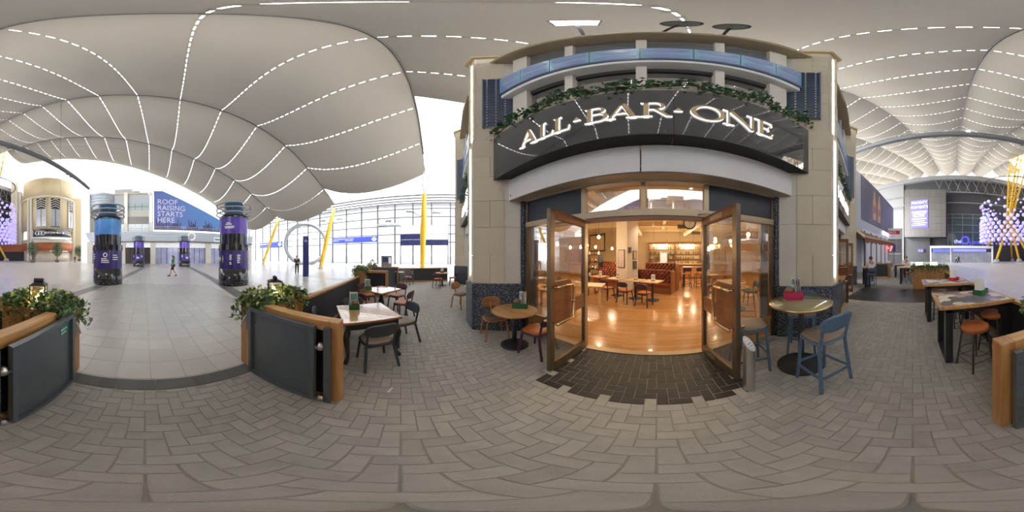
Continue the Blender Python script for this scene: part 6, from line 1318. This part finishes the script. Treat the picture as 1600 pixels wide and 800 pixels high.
def person(label, loc, rz, J, shirt, trousers, shoes, hair, short_sleeve=False, shorts=False, long_hair=False):
    p = thing('person', label, 'person', loc, rz)
    names = ['pelvis', 'spine', 'chest', 'neck', 'head', 'crown', 'sl', 'el', 'wl', 'sr', 'er', 'wr', 'hl', 'kl', 'al', 'tl', 'hr', 'kr', 'ar', 'tr']
    V = [J[n] for n in names]; ix = {n: i for i, n in enumerate(names)}; EE = [('pelvis', 'spine'), ('spine', 'chest'), ('chest', 'neck'), ('neck', 'head'), ('head', 'crown'), ('chest', 'sl'), ('sl', 'el'), ('el', 'wl'), ('chest', 'sr'), ('sr', 'er'), ('er', 'wr'), ('pelvis', 'hl'), ('hl', 'kl'), ('kl', 'al'), ('al', 'tl'), ('pelvis', 'hr'), ('hr', 'kr'), ('kr', 'ar'), ('ar', 'tr')]
    rad = dict(pelvis=(.13, .10), spine=(.13, .10), chest=(.15, .105), neck=.055, head=.088, crown=.06, sl=.06, el=.043, wl=.03, sr=.06, er=.043, wr=.03, hl=.085, kl=.058, al=.04, tl=.03, hr=.085, kr=.058, ar=.04, tr=.03)
    skin_obj('body', V, [(ix[a], ix[b]) for a, b in EE], [rad[n] for n in names], m_skin, p)
    def cloth(name, ns, es, add, m):
        jx = {n: i for i, n in enumerate(ns)}; skin_obj(name, [J[n] for n in ns], [(jx[a], jx[b]) for a, b in es], [tuple(c + add for c in rad[n]) if isinstance(rad[n], tuple) else rad[n] + add for n in ns], m, p)
    up = ['pelvis', 'spine', 'chest', 'sl', 'el', 'sr', 'er'] + ([] if short_sleeve else ['wl', 'wr']); ue = [('pelvis', 'spine'), ('spine', 'chest'), ('chest', 'sl'), ('sl', 'el'), ('chest', 'sr'), ('sr', 'er')] + ([] if short_sleeve else [('el', 'wl'), ('er', 'wr')]); cloth('shirt', up, ue, .022, shirt)
    lo = ['pelvis', 'hl', 'kl', 'hr', 'kr'] + ([] if shorts else ['al', 'ar']); le = [('pelvis', 'hl'), ('hl', 'kl'), ('pelvis', 'hr'), ('hr', 'kr')] + ([] if shorts else [('kl', 'al'), ('kr', 'ar')]); cloth('trousers', lo, le, .018, trousers)
    for s in 'lr':
        a, t = Vector(J['a' + s]), Vector(J['t' + s]); d = (t - a); d.z = 0; d.normalize(); zb = min(a.z, t.z) - .035
        MB().tube([Vector((a.x, a.y, zb + .04)) - d * .06, Vector((a.x, a.y, zb + .045)) + d * .02, Vector((t.x, t.y, zb + .035)), Vector((t.x, t.y, zb + .028)) + d * .07], [.035, .05, .045, .025], 10).build('shoe', shoes, p)
        w, e = Vector(J['w' + s]), Vector(J['e' + s]); f = (w - e).normalized(); sd = f.cross(Vector((0, 0, 1))); sd = sd.normalized() if sd.length > .1 else Vector((1, 0, 0)); h = MB().tube([w, w + f * .05, w + f * .09], [.024, .036, .03], 8)
        for k in range(4): q = w + f * .08 + sd * (-.027 + .018 * k); h.tube([q, q + f * (.045 + .01 * (k in (1, 2))), q + f * (.07 + .012 * (k in (1, 2))) + Vector((0, 0, -.02))], [.009, .008, .006], 6)
        h.tube([w + f * .03 + sd * .03, w + f * .06 + sd * .055, w + f * .09 + sd * .055], [.011, .009, .007], 6); h.build('hand', m_skin, p)
    hd, cr = Vector(J['head']), Vector(J['crown']); hm = MB().sphere(hd + Vector((0, -.012, .035)), .108, 14, 10, (.92, 1.02, 1.0))
    hm.v = [(x, y, max(z, hd.z - .02 - (.0 if y > hd.y + .02 else .05))) if y < hd.y + .05 else (x, min(y, hd.y + .06), max(z, hd.z + .05)) for x, y, z in hm.v]; hm.build('hair', hair, p)
    if long_hair: MB().tube([hd + Vector((0, -.08, .02)), hd + Vector((0, -.11, -.1)), hd + Vector((0, -.11, -.22))], [.07, .08, .04], 10).build('hair', hair, p)
    n_ = hd + Vector((0, .092, -.005)); MB().sphere(n_, .016, 8, 6, (.8, 1.1, 1.3)).build('nose', m_skin, p)
    for s in (-1, 1): MB().sphere(hd + Vector((s * .033, .082, .022)), .010, 8, 6).build('eye', m_black, p); MB().sphere(hd + Vector((s * .092, .0, .0)), .022, 8, 6, (.4, .8, 1.3)).build('ear', m_skin, p)
    MB().sphere(hd + Vector((0, .082, -.042)), .02, 8, 6, (1.2, .4, .3)).build('mouth', mat('lips', (.36, .13, .11), .5), p)
    return p
ST = dict(pelvis=(0, 0, .94), spine=(0, 0, 1.12), chest=(0, -.01, 1.34), neck=(0, .0, 1.48), head=(0, .02, 1.60), crown=(0, .01, 1.69), sl=(-.19, -.01, 1.40), el=(-.23, .03, 1.14), wl=(-.16, .22, 1.12), sr=(.19, -.01, 1.40), er=(.23, .03, 1.14), wr=(.10, .20, 1.28), hl=(-.10, 0, .90), kl=(-.11, .02, .50), al=(-.12, 0, .08), tl=(-.13, .13, .04), hr=(.10, 0, .90), kr=(.11, .02, .50), ar=(.12, 0, .08), tr=(.13, .13, .04))
WK = dict(ST, wl=(-.22, .16, .93), el=(-.22, .02, 1.12), wr=(.21, -.12, .92), er=(.22, -.1, 1.14), kl=(-.10, .20, .52), al=(-.10, .32, .09), tl=(-.10, .45, .06), kr=(.10, -.06, .50), ar=(.10, -.34, .13), tr=(.10, -.24, .05))
ZS = .80
SIT = dict(pelvis=(0, 0, ZS + .08), spine=(0, .01, ZS + .26), chest=(0, .05, ZS + .48), neck=(0, .08, ZS + .62), head=(0, .12, ZS + .73), crown=(0, .12, ZS + .82), sl=(-.19, .05, ZS + .54), el=(-.24, .14, ZS + .30), wl=(-.16, .36, ZS + .28), sr=(.19, .05, ZS + .54), er=(.24, .14, ZS + .30), wr=(.14, .36, ZS + .28), hl=(-.10, .02, ZS + .06), kl=(-.14, .42, ZS + .02), al=(-.14, .34, .36), tl=(-.14, .46, .31), hr=(.10, .02, ZS + .06), kr=(.14, .42, ZS + .02), ar=(.14, .30, .36), tr=(.14, .42, .31))
m_tee = mat('white_tshirt', (.72, .72, .73), .8, var=.05); m_jean = mat('blue_denim', (.04, .07, .15), .8, var=.2); m_dkcoat = mat('dark_coat', (.03, .028, .035), .8, var=.2); m_gtop = mat('green_top', (.01, .30, .17), .7, var=.1); m_shoe = mat('black_shoe', (.02, .02, .02), .5)
ph = person('person in dark coat standing by the navy totem, looking at something in hand', (-12.24, -9.04, 0), R(-60), ST, m_dkcoat, m_dkcoat, m_shoe, m_hair)
person('person in green top and dark shorts walking across the concourse', (-2.34, -13.3, 0), R(-80), WK, m_gtop, m_dkcoat, m_shoe, m_hair2, True, True, True)
ms_ = dup(s1, (8.20, 2.12, 0), R(-60), 'blue bar stool under the seated man in white t-shirt', 'blue stools of the neighbouring terrace')
person('man in white t-shirt and jeans seated with his back to the camera', (8.20, 2.12, 0), R(-60), SIT, m_tee, m_jean, m_shoe, m_hair2, True)
tt = thing('tall_ledge_table', 'dark ledge table in front of the seated man in t-shirt', 'table', (8.75, 2.55, 0), R(24)); MB().box(-.5, .5, -.2, .2, 1.02, 1.06).build('table_top', m_oak, tt)
for i in (-1, 1): MB().box(i * .44 - .03, i * .44 + .03, -.16, .16, 0, 1.02).build('end_panel', m_blackpaint, tt)
person('man in white shirt seated at the far bar table facing the camera', (11.15, .45, 0), R(95), SIT, m_tee, m_jean, m_shoe, m_hair2, True)
dup(rs, (11.15, .45, 0), .2, 'round stool under the man in white shirt', 'round leather bar stools')
tag(MB().lathe([(0, 0), (.03, 0), (.035, .10), (.03, .10), (.026, .01), (0, .01)], 14).build('paper_cup', m_white, None, (10.70, .35, 1.0)), 'white paper cup on the far bar table', 'cup')
for i, (x, c, l) in enumerate(((1494, m_tee, 'person in pale top walking by the arena doors'), (1498, m_dkcoat, 'person in dark clothes walking by the arena doors'))): q = at(x, 38.5 + i); person(l, tuple(q), R(170 - 30 * i), WK, c, m_dkcoat, m_shoe, m_hair)
q = at(117 + 1600, 40); person('person in dark clothes near the cream building', tuple(q), R(20), WK, m_dkcoat, m_jean, m_shoe, m_hair)
# photo kiosk by the glass wall and seat-height extras
kq = at(604, 24); kk = thing('photo_kiosk', 'small dark kiosk with lit screen by the glass wall', 'kiosk', tuple(kq), -az_of(604)); MB().box(-.75, .75, -.3, .3, 0, 1.7).build('cabinet', m_darksteel, kk); MB().box(-.55, .2, -.32, -.3, .8, 1.5).build('screen', m_scr, kk); MB().box(.3, .65, -.32, -.3, .6, 1.5).build('poster', m_lgrey, kk)
bpy.data.scenes.remove(TMP)
